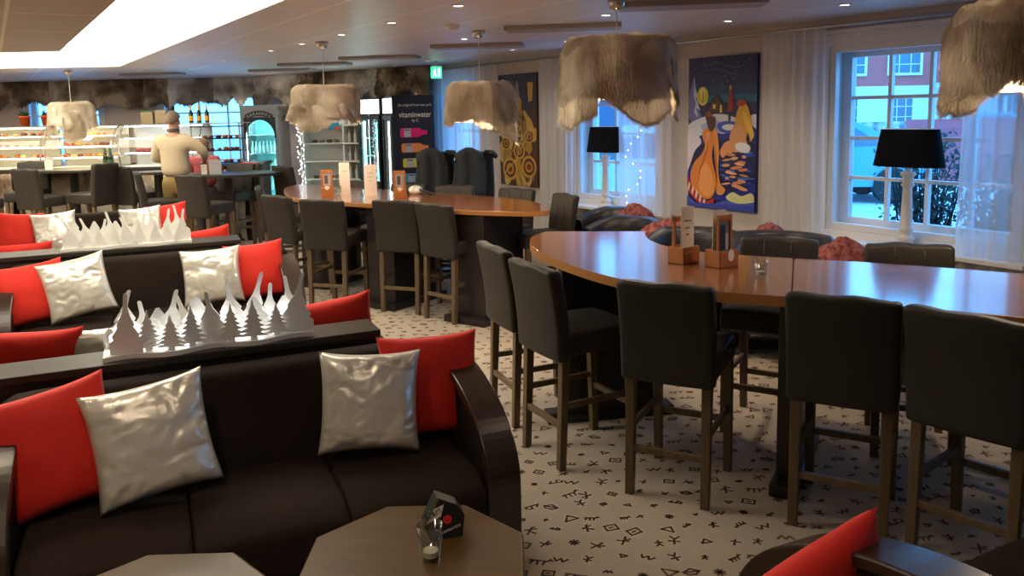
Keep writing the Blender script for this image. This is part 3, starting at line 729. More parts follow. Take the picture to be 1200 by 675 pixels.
ornament('white cut-out tree ornament, unlit, on the farther console', -.17, 6.05, False, 22, .80)

# ---------------------------------------------------------------- coffee tables and what stands on them
def octa(label, x, y, r, rot, h=.5):
    t = thing('coffee_table', label, 'coffee table', (x, y, 0), rot)
    p = [(r*cos(pi/8+i*pi/4), r*sin(pi/8+i*pi/4)) for i in range(8)]
    g = G(); g.prism([p], h-.035, h); g.make('tabletop', ['walnut'], t, bevel=.008, seg=3)
    g = G(); g.lathe([(.2, 0), (.2, .025), (.04, .05), (.035, h-.05), (.12, h-.036)], 20); g.make('pedestal', ['dark'], t, smooth=True)
octa('octagonal wooden coffee table with a glass and a black card pack', -.283, 2.07, .322, R(0))
octa('octagonal wooden coffee table cut by the bottom edge, empty', -.905, 1.82, .322, R(1))
def tumbler(label, x, y, z, r=.03, h=.085, wax=True):
    t = thing('glass_tumbler', label, 'glass', (x, y, z))
    g = G(); g.lathe([(r*.76, 0.001), (r*.8, .004), (r*1.08, h), (r*1.02, h), (r*.74, .012), (0, .012)], 24, cap=False); g.lathe([(0, .001), (r*.76, .001)], 24, cap=False)
    g.make('tumbler', ['tumbler'], t, smooth=True)
    if wax: g = G(); g.lathe([(0, .013), (r*.62, .013), (r*.62, .028), (0, .029)], 18, cap=False); g.make('tealight', ['wax'], t)
tumbler('glass with a tealight beside the black pack on the octagonal table', -.238, 2.06, .5, .034, .10)
tumbler('glass with a tealight right of the menu boxes on the near bar table', 1.13, 3.63, .925, .034, .085)
tumbler('glass beside the left wooden holder on the farther bar table', -1.67, 7.78, .925, .032, .09)
tumbler('glass standing on the near console behind the lit ornament', W(-.05, 3.285)[0], W(-.05, 3.285)[1], .84, .031, .085, False)
pk = thing('card_pack', 'black folded card tent with white lettering and a red dot on the octagonal table', 'table card', (-.215, 2.19, .5), R(14), sc=(1.15, 1.15, 1.15))
g = G(); T = Matrix(((1, 0, 0, 0), (0, 0, -1, 0), (0, 1, 0, 0), (0, 0, 0, 1)))
g.prism([[(-.035, 0), (.045, 0), (.052, .055), (.032, .085), (-.018, .11), (-.052, .04)]], -.022, .022, 0, T); g.make('tent', ['black'], pk, bevel=.002)
g = G(); g.add([(-.053, -.0235, .04), (-.047, -.0235, .038), (-.012, -.0235, .106), (-.018, -.0235, .111)], [(0,1,2,3)]); g.make('green_edge', [mat('olive_green', (.16, .17, .03), .5)], pk)
T2 = Matrix(((1, 0, 0, 0), (0, 0, -1, 0), (0, 1, 0, 0), (0, 0, 0, 1)))
g = G(); g.prism([[(-.047, .043), (-.008, .060), (.0, .090), (-.036, .078)]], .0225, .0232, 0, T2); lbp = g.make('label_patch', ['paper'], pk)
text('Carl', .024, 'lettering', 'black', pk, (-.025, -.0245, .064), (R(90), 0, 0), .0003).rotation_euler = (R(90), R(-25), 0)
g = G(); g.lathe([(0, .0225), (.011, .0226), (.011, .0235), (0, .0236)], 16, (.008, .05), 0, T2, cap=False); g.make('red_dot', ['red'], pk)
text('Restaurant', .012, 'lettering', 'paper', pk, (.016, -.0245, .022), (R(90), R(-18), 0), .0003)

def card(x, y, z, w, h, rot, label, lines=2, parent=None):
    g = G(); g.box(-w/2, w/2, -.0015, .0015, 0, h)
    o = g.make('menu_card', ['paper'], parent); o.location = (x, y, z); o.rotation_euler = (0, 0, rot)
    rn = random.Random(int(x*100)+7); g = G()
    for k in range(lines):
        zz = h*(.74-.13*k); ww = w*(.55, .42, .25)[k % 3]
        pts = [(-ww/2+ww*i/14, -.003, zz+rn.uniform(-.004, .004)) for i in range(15)]; g.tube(pts, .0012, 4)
    g.make('lettering', ['ink'], o)
    if not parent: tag(o, label, 'menu card')
    return o
def menubox(label, x, y, z, rot, cards, sc=1.):
    t = thing('menu_box', label, 'menu holder', (x, y, z), rot, sc=(sc, sc, sc*1.38))
    g = G(); a, b_, h = .062, .05, .062
    def wallp(x0, x1, y0, y1, notch=False): g.box(x0, x1, y0, y1, 0, h)
    g.box(-a, a, -b_, b_, 0, .006); wallp(-a, a, -b_, -b_+.007); wallp(-a, a, b_-.007, b_); wallp(-a, -a+.007, -b_, b_); wallp(a-.007, a, -b_, b_)
    g.make('box', ['box'], t, bevel=.0015)
    return t
mb1 = menubox('wooden menu box with a tall white menu, left of the pair', .86, 4.02, .925, R(38), 0)
g = G(); g.box(-.05, -.036, .02, .034, .006, .17); g.box(-.05, .03, .02, .034, .15, .17); g.make('post', ['box'], mb1, bevel=.001)
card(.012, -.012, .01, .082, .195, R(-10), '', 3, mb1)
g = G(); g.tube([(-.05+i*.006, -.051, .044+.002*sin(i*2)) for i in range(9)], .0009, 4); g.make('lettering', ['paper'], mb1)
mb2 = menubox('wooden menu box with a framed dark picture, right of the pair', 1.02, 3.90, .925, R(30), 0)
g = G(); T = Matrix(((1, 0, 0, 0), (0, 0, -1, 0), (0, 1, 0, 0), (0, 0, 0, 1)))
g.prism([[(-.045, .01), (.05, .01), (.05, .185), (-.045, .185)], [(-.033, .05), (.038, .05), (.038, .165), (-.033, .165)]], .008, .018, 0, T)
fr_ = g.make('picture_frame', ['box'], mb2, bevel=.001)
g = G(); g.box(-.040, .045, -.012, -.009, .03, .17); g.box(-.028, .010, -.0125, -.011, .06, .15, 1); g.box(.012, .03, -.0125, -.011, .06, .12, 2)
g.make('picture', [mat('picture_grey', (.16, .16, .19), .3), 'navy', 'ltgrey'], mb2)
card(.0, .02, .01, .085, .19, 0, '', 1, mb2)
g = G(); g.prism([[(.0+.02*cos(a)+.01, .045+.022*sin(a)) for a in [i*pi/8 for i in range(16)]]], .051, .053, 0, T); tg = g.make('round_tag', ['paper'], mb2)
for (lb, x, y, r_) in (('orange wooden holder at the left end of the farther bar table', -1.76, 7.72, R(10)), ('orange wooden holder in the middle of the farther bar table', -1.03, 7.45, R(8))):
    t = thing('menu_box', lb, 'menu holder', (x, y, .925), r_)
    g = G(); g.box(-.055, .055, -.045, .045, 0, .085); g.make('box', ['box'], t, bevel=.003)
    g = G(); g.prism([[(-.055, .085), (.055, .085), (.055, .25), (-.055, .25)], [(-.036, .10), (.036, .10), (.036, .225), (-.036, .225)]], -.01, .006, 0, T); g.make('picture_frame', ['box'], t, bevel=.001)
    g = G(); g.box(-.04, .04, 0, .003, .09, .235); g.box(-.022, .008, -.001, 0, .12, .2, 1); g.make('picture', [mat('photo_grey', (.35, .33, .32), .4), 'ink'], t)
    g = G(); g.prism([[(-.025, .085), (.0, .06), (.027, .085), (.015, .1), (-.015, .1)]], .046, .048, 0, T); g.make('paper_tag', ['paper'], t)
card(-1.62, 7.86, .925, .105, .31, R(-4), 'white menu card standing behind the left wooden holder', 1)
card(-1.335, 7.66, .925, .115, .30, R(5), 'single tall white menu card in the middle of the farther table', 3)
card(-3.78, 9.98, 1.0, .07, .12, R(0), 'small white card left of the grey card stand', 1)
o = card(-3.63, 9.95, 1.0, .15, .18, R(5), 'square grey card stand on the round table behind the man', 1); o.data = o.data.copy(); o.data.materials[0] = M['ltgrey']
card(-5.98, 10.5, 1.06, .1, .13, R(5), 'small white card stand on the oval table before the display case', 1)
g = G()
def crump(u, v): return (.055*cos(2*pi*u)*sin(pi*v)*(1+.3*sin(5*u*6.28)), .04*sin(2*pi*u)*sin(pi*v)*(1+.2*sin(9*u*6.28)), .035*(1-cos(pi*v))*(1+.25*sin(u*31)))
g.grid(20, 8, crump, closeu=True); o = g.make('napkin', ['white'], smooth=True); o.location = (-.92, 7.72, .925); tag(o, 'crumpled white napkin right of the middle wooden holder', 'napkin')
g = G(); g.tube([(-1.02, 7.95, .935), (-.98, 7.78, 1.0), (-.72, 7.6, .93)], .012, 6); g.lathe([(.03, .925), (.03, .93), (0, .93)], 10, (-.72, 7.6)); g.lathe([(.03, .925), (.0, .93)], 10, (-1.02, 7.95)); tag(g.make('strap', ['black'], smooth=True), 'thin black strap lying bent across the farther table by the napkin', 'strap')
# ---------------------------------------------------------------- window lamps
def table_lamp(label, s, z, k=1., zs=.685):
    p = wpos(s, .10); t = thing('table_lamp', label, 'table lamp', (*p, zs), atan2(D.y, D.x), sc=(k, k, k))
    g = G(); g.lathe([(.085, 0), (.088, .015), (.06, .03), (.05, .05), (.062, .065), (.045, .085), (.034, .11), (.050, .125), (.036, .145), (.040, .20), (.030, .42), (.034, .43), (.048, .445), (.034, .46), (.046, .48), (.034, .495), (.050, .515), (.048, .535), (.015, .545), (.012, .60), (0, .60)], 24, cap=False)
    g.make('base', ['white'], t, smooth=True)
    g = G(); g.lathe([(.255, .575), (.205, .835)], 40, cap=False); g.make('lamp_shade', ['shade'], t, smooth=True).scale = (1, .56, 1)
    g = G(); g.lathe([(.251, .578), (.201, .833), (.207, .836)], 40, cap=False); g.lathe([(.006, .60), (.006, .82)], 8); g.box(-.181, .181, -.003, .003, .815, .82); g.make('shade_lining', ['shadein'], t, smooth=False).scale = (1, .56, 1)
    g = G(); g.lathe([(0, .62), (.03, .66), (.03, .69), (0, .72)], 14, cap=False); g.make('bulb', ['white'], t, smooth=True)
table_lamp('black-shaded lamp with white turned column on the sill of the near window', 5.13, 0, 1.)
table_lamp('black-shaded lamp with white turned column on the sill of the farther window', 1.86, 0, 1.0)

# ---------------------------------------------------------------- paintings (own compositions laid out in flat shapes of paint)
pm = {}
def pc(c):
    if c not in pm:
        r = [((int(c[i:i+2], 16)/255)**2.2) for i in (0, 2, 4)]; n = 'paint_'+c; M[n] = mat(n, tuple(r), .45, bump=.1, bscale=60); pm[c] = n
    return pm[c]
def painting(label, s0, s1, z0, z1, shapes, bg):
    w = s1-s0; h = z1-z0; p = wpos(s0, 0); ang = atan2(D.y, D.x)
    t = thing('painting', label, 'painting', (*p, z0), ang)
    mats = ['panel']; g = G()
    T = Matrix(((1, 0, 0, 0), (0, 0, -1, 0), (0, 1, 0, 0), (0, 0, 0, 1)))
    g.box(0, w, -.035, -.002, 0, h)
    g.make('canvas', [pc(bg)], t, bevel=.002)
    g = G(); ml = []
    for k, (c, pts) in enumerate(shapes):
        q = pc(c)
        if q not in ml: ml.append(q)
        pts = [(min(max(x, .0), 1)*w, min(max(1-y, .0), 1)*h) for x, y in pts]
        tri = tessellate_polygon([[Vector((a, b2, 0)) for a, b2 in pts]])
        g.add([(a, -.0355-.00012*k, b2) for a, b2 in pts], [tuple(f) for f in tri], ml.index(q))
    g.make('painted_scene', ml, t)
def ell(cx, cy, a, b, n=18, rot=0): return [(cx+a*cos(t)*cos(rot)-b*sin(t)*sin(rot), cy+a*cos(t)*sin(rot)+b*sin(t)*cos(rot)) for t in [2*pi*i/n for i in range(n)]]
def S(*p, k=5): return spline(list(p), k)
def stroke(pts, w):
    pts = spline(pts, 5, False); a = []; b = []
    for i, p in enumerate(pts):
        d = Vector(pts[min(i+1, len(pts)-1)])-Vector(pts[max(i-1, 0)]); d.normalize(); n = Vector((-d.y*2., d.x)); t = sin(pi*(i+.6)/(len(pts)+.2))*w
        a.append((p[0]+n.x*t, p[1]+n.y*t)); b.append((p[0]-n.x*t, p[1]-n.y*t))
    return a+b[::-1]
rn = random.Random(9)
sh1 = [('1a1d52', [(0,0),(1,0),(1,.13),(0,.13)]), ('16265f', [(0,.12),(1,.12),(1,.20),(0,.2)]), ('14406f', [(0,.19),(1,.19),(1,.27),(0,.27)]), ('1d6a8c', [(0,.25),(1,.25),(1,.30),(0,.30)])]
for _ in range(16): sh1.append(('8fb2d8', ell(rn.random(), rn.uniform(.02, .2), .008, .004, 6)))
for y in (.05, .09): sh1.append(('3d4f86', stroke([(.1, y+.02), (.4, y-.01), (.7, y+.03), (.9, y)], .005)))
sh1 += [('2a2558', S((0,.33),(.2,.29),(.45,.33),(.7,.28),(1,.33),(1,.42),(0,.42))),
 ('6c6fb0', [(0,.40),(.02,.22),(.09,.12),(.10,.2),(.17,.3),(.14,.32),(.22,.40),(.1,.45)]), ('c9d2e8', [(.09,.11),(.11,.2),(.16,.27),(.11,.26),(.19,.35),(.12,.33),(.16,.4),(.09,.36),(.12,.3),(.08,.25)]),
 ('e8dc4a', ell(.225, .255, .085, .062)), ('b7b33a', ell(.225, .255, .06, .05)), ('f2ea7a', S((.18,.22),(.2,.29),(.23,.22),(.26,.29),(.27,.22),(.24,.2))),
 ('4d2b23', [(.32,.37),(.32,.31),(.44,.25),(.56,.32),(.56,.37)]), ('1e1420', [(.27,.335),(.44,.238),(.60,.34),(.57,.345),(.44,.26),(.3,.345)]), ('f0d060', [(.38,.31),(.42,.31),(.42,.34),(.38,.34)]), ('f0d060', [(.485,.315),(.515,.315),(.515,.365),(.485,.365)]),
 ('d9e0ee', S((0,.45),(.2,.40),(.4,.375),(.6,.38),(.8,.41),(1,.38),(1,.52),(0,.56))), ('a9b5e0', S((.2,.45),(.4,.42),(.6,.45),(.5,.5),(.3,.5))), ('3a56c0', S((.45,.44),(.6,.42),(.8,.44),(.72,.5),(.5,.49))), ('e9eef5', ell(.62, .46, .1, .02)),
 ('a02a1e', S((.60,.33),(.62,.24),(.64,.21),(.67,.24),(.68,.32),(.66,.36),(.61,.36))), ('d8925a', ell(.638, .205, .018, .016)), ('1c1730', [(.61,.36),(.65,.36),(.64,.42),(.61,.42)]),
 ('1c2f9a', S((0,.62),(.15,.53),(.35,.50),(.6,.50),(1,.47),(1,.9),(.6,.94),(.2,.92),(0,.82))), ('0c1450', S((.05,.70),(.2,.58),(.5,.54),(.95,.54),(1,.8),(.6,.88),(.2,.85)))]
for i in range(26):
    cx = rn.uniform(.48, .97); cy = rn.uniform(.56, .86); sh1.append((rn.choice(['2450c8', '3a78d8', '1c2f9a']), ell(cx, cy, rn.uniform(.03, .11), rn.uniform(.004, .009), 10, rn.uniform(-.1, .1))))
for i in range(22):
    cx = .72+.13*sin(i*1.9); cy = .60+.012*i; sh1.append((rn.choice(['e8a070', 'd88a60', 'f0b888']), ell(cx, cy, rn.uniform(.03, .09), rn.uniform(.006, .013), 10, rn.uniform(-.1, .1))))
sh1 += [('e8a070', S((.5,.62),(.6,.55),(.78,.56),(.86,.6),(.74,.62),(.62,.62),(.55,.66))),
 ('d9a03a', S((.70,.50),(.74,.36),(.82,.30),(.9,.34),(.97,.5),(.93,.55),(.9,.48),(.84,.58),(.74,.58))), ('b8442a', ell(.80, .305, .07, .022)), ('e0a070', S((.64,.52),(.7,.45),(.8,.45),(.86,.52),(.9,.6),(.72,.6),(.66,.57))), ('e8c040', S((.82,.36),(.9,.4),(.98,.5),(.94,.53),(.86,.45))), ('e8ecf4', S((.72,.57),(.82,.555),(.93,.58),(.9,.62),(.76,.61))),
 ('e6dff0', S((.0,.50),(.12,.50),(.22,.56),(.12,.62),(.04,.72),(.0,.74))),
 ('e2873a', S((.345,.45),(.30,.467),(.235,.492),(.245,.54),(.275,.58),(.225,.64),(.11,.70),(.05,.78),(.08,.87),(.2,.925),(.34,.94),(.43,.89),(.45,.80),(.40,.70),(.385,.63),(.42,.56),(.455,.50),(.42,.472),(.385,.45))),
 ('e89848', S((.41,.485),(.46,.50),(.49,.62),(.48,.74),(.515,.83),(.585,.865),(.55,.90),(.46,.895),(.455,.80),(.425,.66))), ('d8823a', ell(.365, .445, .028, .025)),
 ('f0a45c', S((.29,.70),(.38,.76),(.42,.84),(.38,.91),(.28,.92),(.19,.87),(.20,.77))), ('f0a45c', S((.30,.50),(.35,.50),(.33,.58),(.30,.64),(.27,.64),(.29,.57))), ('b8602a', stroke([(.33,.52), (.31,.60), (.26,.68), (.20,.75), (.18,.84)], .007)), ('b8602a', stroke([(.44,.60), (.45,.72), (.475,.84)], .005)),
 ('4a2a20', S((.28,.38),(.34,.36),(.38,.39),(.42,.39),(.42,.45),(.38,.49),(.34,.48),(.30,.43))), ('8a4a30', ell(.33, .375, .045, .018)),
 ('c03028', S((.0,.78),(.05,.84),(.14,.90),(.3,.955),(.42,.93),(.38,1),(.26,.99),(.1,.94),(.0,.87)))]
for i in range(6): a = .03+i*.06; y = .835+i*.026; sh1.append(('e8e2da', [(a, y), (a+.022, y+.012), (a, y+.062), (a-.022, y+.04)]))
sh1 += [('4a5cc8', S((0,.93),(.2,.985),(.4,.97),(.6,.94),(1,.9),(1,1),(0,1))), ('d8d89a', S((.6,.915),(.7,.88),(.82,.90),(.95,.875),(1,.9),(1,.93),(.8,.95),(.66,.94))), ('3c4ab0', [(0,.975),(1,.955),(1,1),(0,1)])]
painting('tall blue winter-night painting with snow, a cabin and bathers', 2.965, 3.745, .795, 2.14, sh1, '1c2260')
sh2 = [('2c2240', [(0,0),(1,0),(1,.3),(0,.34)]), ('463a58', S((.1,.1),(.4,.05),(.6,.2),(.5,.34),(.2,.3))), ('8e8078', [(.42,.28),(.50,.06),(.53,.06),(.6,.28)]), ('a89a86', ell(.5, .25, .13, .05)), ('c79a30', [(.78,.08),(.92,.08),(.9,.24),(.8,.25)])]
for i in range(44):
    cx = rn.uniform(.05, .97); cy = rn.uniform(.34, .97); a = rn.uniform(.06, .15); sh2.append((rn.choice(['b5892e', '8c6524', 'd0a548', '6a3a1c', '9a7a3a', '5a2016', 'c8b06a']), ell(cx, cy, a, a*rn.uniform(.35, .9), 12, rn.uniform(0, 3))))
for cx, cy, r in ((.3,.85,.2), (.8,.82,.19), (.55,.68,.15), (.2,.62,.12), (.82,.55,.12), (.5,.45,.12)):
    for k, c in enumerate(('c89a34', '4a2414', 'b88428', '6e1e16')): sh2.append((c, ell(cx, cy, r*(1-.24*k), r*.52*(1-.24*k), 18)))
for i in range(4): sh2.append(('e0c070', stroke([(rn.random(), rn.uniform(.35, .95)) for _ in range(3)], .004)))
painting('tall brown and gold painting full of swirling round shapes', -.27, .545, .79, 2.14, sh2, '4a3222')

# ---------------------------------------------------------------- lounge seats by the windows
def tub(label, x, y, rot, h=.72, w=.78, m='leather'):
    t = thing('tub_armchair', label, 'armchair', (x, y, 0), R(rot)); r = w/2
    def sh_(u, v):
        a = pi*(-.15+1.3*u); k = .5-abs(u-.5); top = h-.10*(1-min(1, k*4))
        a2 = a
        # closed section: v 0..1 round the rim
        sec = [(0, .06), (.0, .9), (.35, 1.0), (.85, .98), (1, .88), (1, .06)]
        f = v*(len(sec)-1); i = min(int(f), len(sec)-2); q = f-i
        o = sec[i][0]*(1-q)+sec[i+1][0]*q; z = sec[i][1]*(1-q)+sec[i+1][1]*q
        rr = r-.13*o
        return (rr*cos(a2), rr*.9*sin(a2)-.05, z*top)
    g = G(); g.grid(28, 15, sh_); g.make('backrest', [m], t, smooth=True, solid=.006)
    g = G(); slab(g, -r+.12, r-.12, -.38, .22, .18, .42, 6, 2, lambda x, y, z: (x, y, z+(.02*cos(x*4) if z > .4 else 0)), ny=4); g.make('seat', [m], t, smooth=True, bevel=.03, seg=3)
    g = G()
    for sx in (-1, 1):
        for yy in (-.3, .2): g.box(sx*(r-.16)-.02, sx*(r-.16)+.02, yy-.02, yy+.02, 0, .2)
    g.make('legs', ['dark'], t); return t
tub('low black leather armchair at the right end of the farther table, lit blue on top', .95, 6.85, -65, .76, .84)
tub('black leather armchair behind the first, under the farther window', .98, 7.65, -60, .74, .9)
tub('low dark tub armchair in the hollow of the near bar table', 1.33, 5.85, -35, .80)
tub('dark tub armchair under the large winter painting', 1.85, 5.55, -30, .80, .84)
tub('dark armchair at the right edge below the near curtain', 3.05, 4.1, -25, .78, .8)
def throw(label, x, y, z, a, b, h, rot, seed):
    g = G()
    def f(u, v):
        r = v; n = noise.noise(Vector((cos(u*2*pi)*2+seed, sin(u*2*pi)*2, v*3)))
        return (a*r*cos(2*pi*u)*(1+.12*n), b*r*sin(2*pi*u)*(1+.12*n), h*(1-v**2.6)+.02*n-.03*v)
    g.grid(28, 10, f, closeu=True)
    o = g.make('patterned_cushion', ['bluefab'], smooth=True, solid=.006); o.location = (x, y, z); o.rotation_euler = (0, 0, R(rot)); tag(o, label, 'cushion', 'red patterned cushions by the windows')
throw('red patterned cushion on the black armchair beside the farther lamp', 1.12, 7.30, .72, .20, .12, .12, -40, 1)
throw('large red patterned cushion on the tub armchair behind the near table hollow', 1.22, 6.22, .72, .27, .14, .12, -20, 2)
throw('small red patterned cushion peeking above the armchair under the winter painting', 1.92, 5.98, .76, .13, .09, .07, -30, 3)
throw('red patterned cushion between the two three-panel leather stools', 2.12, 5.12, .72, .18, .14, .13, -20, 4)
throw('red patterned cushion corner at the right edge of the photo', 3.22, 4.35, .74, .16, .14, .08, -30, 5)
tub('dark armchair carrying the red cushion, between the two leather stools', 2.15, 4.95, -30, .74, .62)

# tall chairs draped with jackets
for i, (x, y, a) in enumerate(((-.80, 8.75, 10), (-.37, 8.62, 4))):
    t = thing('tall_armchair', ('tall black armchair left of its twin, dark jacket over its back, before the poster panel', 'tall black armchair with a dark jacket over its back, nearer the brown-gold painting')[i], 'armchair', (x, y, 0), R(a), sc=(.86, 1, .98))
    g = G()
    slab(g, -.20, .20, -.05, .08, .45, 1.31, 8, 10, lambda x, y, z: (x*(1.0+.10*sin((z-.45)*3.4)), y-.10*((z-.45)/.86)**2+.35*x*x, z-.35*max(0, abs(x)-.12)))
    g.make('backrest', ['black'], t, smooth=True, bevel=.03, seg=3)
    g = G(); g.tube([(.10, -.12, 1.30), (.2, -.14, 1.285), (.25, -.13, 1.25)], [.03, .04, .025], 8); g.make('wing', ['black'], t, smooth=True)
    g = G(); slab(g, -.24, .24, -.5, .05, .40, .52, 4, 2, lambda x, y, z: (x, y, z)); g.make('seat', ['black'], t, smooth=True, bevel=.03)
    g = G(); g.lathe([(.25, 0), (.25, .03), (.04, .06), (.04, .41)], 16); g.make('base', ['dark'], t)
    def jk(u, v, i=i):
        # v 0 = front hem, 1 = back hem, draped over the top
        X = -.235+.33*u+.02*sin(v*9)
        if v < .5: z = .80+i*.02+(1.345-.80)*(v/.5)**.7; y = -.20-.07*sin(pi*v)+.015*sin(u*14+v*3)
        else: z = 1.345-(v-.5)*.9; y = -.12+.30*(v-.5)/.5*.8+.05
        if v < .5: X -= .10*(1-v*2)*(1-u)
        return (X, y, z-.07*abs(u-.5)**2*4*(1 if 0.35 < v < .65 else .4)+.012*noise.noise(Vector((u*6, v*6, i))))
    g = G(); g.grid(18, 26, jk); o = g.make('jacket', [mat('jacket_cloth_%d' % i, (.028, .036, .04), .8, bump=.4, bscale=25)], smooth=True, solid=.025)
    o.location = (x, y, 0); o.scale = (.86, 1, .98); o.rotation_euler = (0, 0, R(a)); tag(o, ('dark grey-green jacket over the left one of the two tall chairs', 'dark jacket over the right one of the two tall chairs')[i], 'jacket')

# ---------------------------------------------------------------- counter and displays
ct = thing('counter', 'dark counter clad with fur pelts, carrying the display cases', 'counter', (-5.8, 11.5, 0))
g = G(); g.box(-3.6, 2.22, -.45, .55, 0, 1.0); g.make('body', ['dark'], ct)
g = G(); g.box(-3.62, 2.25, -.55, .6, 1.0, 1.045); g.make('worktop', ['console'], ct, bevel=.005)
for i, (x, w, m, lb) in enumerate(((-7.2, .9, 'furd', 'brown fur pelt on the counter front at the left edge'), (-6.2, .9, 'fur', 'tan fur pelt on the counter front behind the sideways stool'), (-5.3, .95, 'furg', 'pale streaked fur pelt on the counter front left of the man'), (-4.6, .8, 'fur', 'cream fur pelt on the counter front behind the man'), (-4.0, .75, 'furg', 'grey-beige fur pelt on the counter front under the grey card stand'))):
    pelt((x-w/2, 11.02), (x+w/2, 11.02), .12, .99, 80+i, m, lb)
def case(label, x, y, z, w, h, lit, seed, shelves=3):
    t = thing('display_case', label, 'display case', (x, y, z)); d = .5
    Pf = [(0, 0), (-.03, h*.3), (0, h*.6), (.08, h*.85), (.2, h)]
    T = Matrix(((0, 0, 1, 0), (1, 0, 0, 0), (0, 1, 0, 0), (0, 0, 0, 1)))
    for xx in (0, w-.015): 
        out = Pf+[(d, h), (d, 0)]; inn = [(a+.018, min(b2+.012, h-.02) if b2 < .02 else b2-.012*(b2 > h*.9)) for a, b2 in Pf]+[(d-.02, h-.014), (d-.02, .014)]
        g = G(); g.prism([out, inn], xx, xx+.015, 0, T); g.make('side_frame', ['steel'], t)
    g = G(); g.grid(1, 4, lambda u, v: (w*u, Pf[int(round(v*4))][0], Pf[int(round(v*4))][1])); g.make('curved_glass', ['tumbler'], t, smooth=True)
    g = G(); g.box(0, w, .18, d, h-.012, h+.004); g.make('top', ['steel'], t)
    g = G(); g.box(0, w, d-.012, d, 0, h); g.box(0, w, 0, d, -.01, .01); g.make('back_panel', ['white'], t)
    for k in range(shelves):
        zz = h*(k+.9)/(shelves+.8); g = G(); g.box(.015, w-.015, .12, d-.02, zz, zz+.008); sh_ = g.make('shelf', ['white'], t)
        g = G(); g.box(.03, w-.03, .13, .145, zz-.012, zz-.001); g.make('light_tube', [lit], sh_)
    g = G(); g.box(.03, w-.03, .21, .235, h-.03, h-.015); g.make('light_tube', [lit], t)
    return t
M['tubewarm'] = emis('case_tube_warm', (1., .84, .5), 15); M['tubecool'] = emis('case_tube_cool', (.85, .95, 1.), 17); M['tubecyan'] = emis('fridge_tube', (.35, .95, 1.), 60)
case('bright display case at the left edge of the photo', -7.55, 11.0, 1.05, 1.2, .565, 'tubewarm', 1)
case('bright display case below the farthest pendant', -6.30, 11.0, 1.05, .93, .565, 'tubewarm', 2)
case('curved glass display case left of the man, with red and orange food', -5.30, 11.0, 1.05, 1.10, .565, 'tubecool', 3, 2)
food = ['c8691e', 'e0a050', '8a4a1c', 'b02018', 'd8c080', '6a2a30']
def bun(label, x, y, z, r, c, grp):
    g = G(); g.lathe([(r*.7, 0), (r, r*.35), (r*.8, r*.8), (0, r)], 10); o = g.make('pastry', [pc(c)], smooth=True); o.location = (x, y, z); tag(o, label, 'pastry', grp)
rn = random.Random(77)
for k in range(3):
    zz = 1.05+.565*(k+.9)/3.8+.008
    for i in range(9): bun('pastry on a shelf of the display case below the farthest pendant', -6.22+i*.092, 11.2+rn.uniform(0, .1), zz, rn.uniform(.028, .05), rn.choice(food), 'pastries in the case below the farthest pendant')
    for i in range(9): bun('pastry on a shelf of the display case at the left edge', -7.45+i*.12, 11.2+rn.uniform(0, .1), zz, rn.uniform(.028, .05), rn.choice(food), 'pastries in the leftmost case')
for i in range(14): bun('red or orange food portion in the curved case left of the man', -5.12+(i % 7)*.062, 11.2+.09*(i//7), 1.05+.565*.9/2.8+.008, .052, rn.choice(['c23a1e', 'd85a20', '8a2a50', 'a02828']), 'portions in the curved case')
# pastry rack
rk = thing('pastry_rack', 'open dark shelf rack with pastries right of the man', 'shelf', (-4.38, 11.15, 1.045))
for k in range(4):
    g = G(); g.box(0, .68, 0, .38, .02+k*.165, .035+k*.165); g.make('shelf', ['dark'], rk)
for xx in (0, .66): 
    for yy in (0, .36): g = G(); g.box(xx, xx+.02, yy, yy+.02, 0, .57); g.make('post', ['steel'], rk)
g = G(); g.box(-.02, .70, -.01, .40, .56, .575); g.make('top', ['steel'], rk)
for k in range(3):
    for i in range(7): bun('pastry on the open rack right of the man', -4.31+i*.088, 11.25+rn.uniform(-.03, .08), 1.045+.035+k*.165, rn.uniform(.03, .045), rn.choice(['8a4a1c', 'c8691e', 'b06a28', '5a2a18', '6a2a30']), 'pastries on the open rack')
# bottles, pots, bags on top
def bottle(label, x, y, z, h, m, band, grp, name='bottle', cat='bottle', proto=[{}]):
    key = (m, band, round(h, 2))
    if key in proto[0]: return dup(proto[0][key], (x, y, z), 0, label, grp)
    t = thing(name, label, cat, (x, y, z), group=grp); r = h*.13
    g = G(); g.lathe([(r*.9, 0), (r, h*.04), (r, h*.5), (r*.75, h*.62), (r*.38, h*.75), (r*.36, h*.93), (r*.42, h*.94), (r*.42, h), (0, h)], 14); g.make('body', [m], t, smooth=True)
    if band: g = G(); g.lathe([(r*1.03, h*.12), (r*1.03, h*.40)], 14, cap=False); g.make('label', [band], t, smooth=True)
    g = G(); g.lathe([(r*.46, h*.74), (r*.44, h*1.005), (0, h*1.01)], 12, cap=False); g.make('neck_foil', [band or m], t, smooth=True)
    proto[0][key] = t; return t
M['greenglass'] = mat('green_bottle', (.01, .03, .012), .15); M['yellow'] = mat('yellow_label', (.85, .42, .03), .5)
M['pbottle'] = mat('pale_bottle', (.45, .62, .62), .25); M['rbottle'] = mat('red_bottle', (.5, .03, .05), .3); M['cyanl'] = mat('cyan_label', (.1, .35, .5), .5)
for i, x in enumerate((-4.43, -4.32, -4.21)): bottle('champagne bottle with yellow label on top of the display case', x, 11.35, 1.622, .24, 'greenglass', 'yellow', 'three champagne bottles')
bottle('green bottle standing on the counter between the display cases', -5.42, 11.0, 1.045, .27, 'greenglass', 'green', 'green bottles on the counter'); bottle('green bottle standing on the counter between the display cases', -5.50, 11.02, 1.045, .27, 'greenglass', 'green', 'green bottles on the counter')
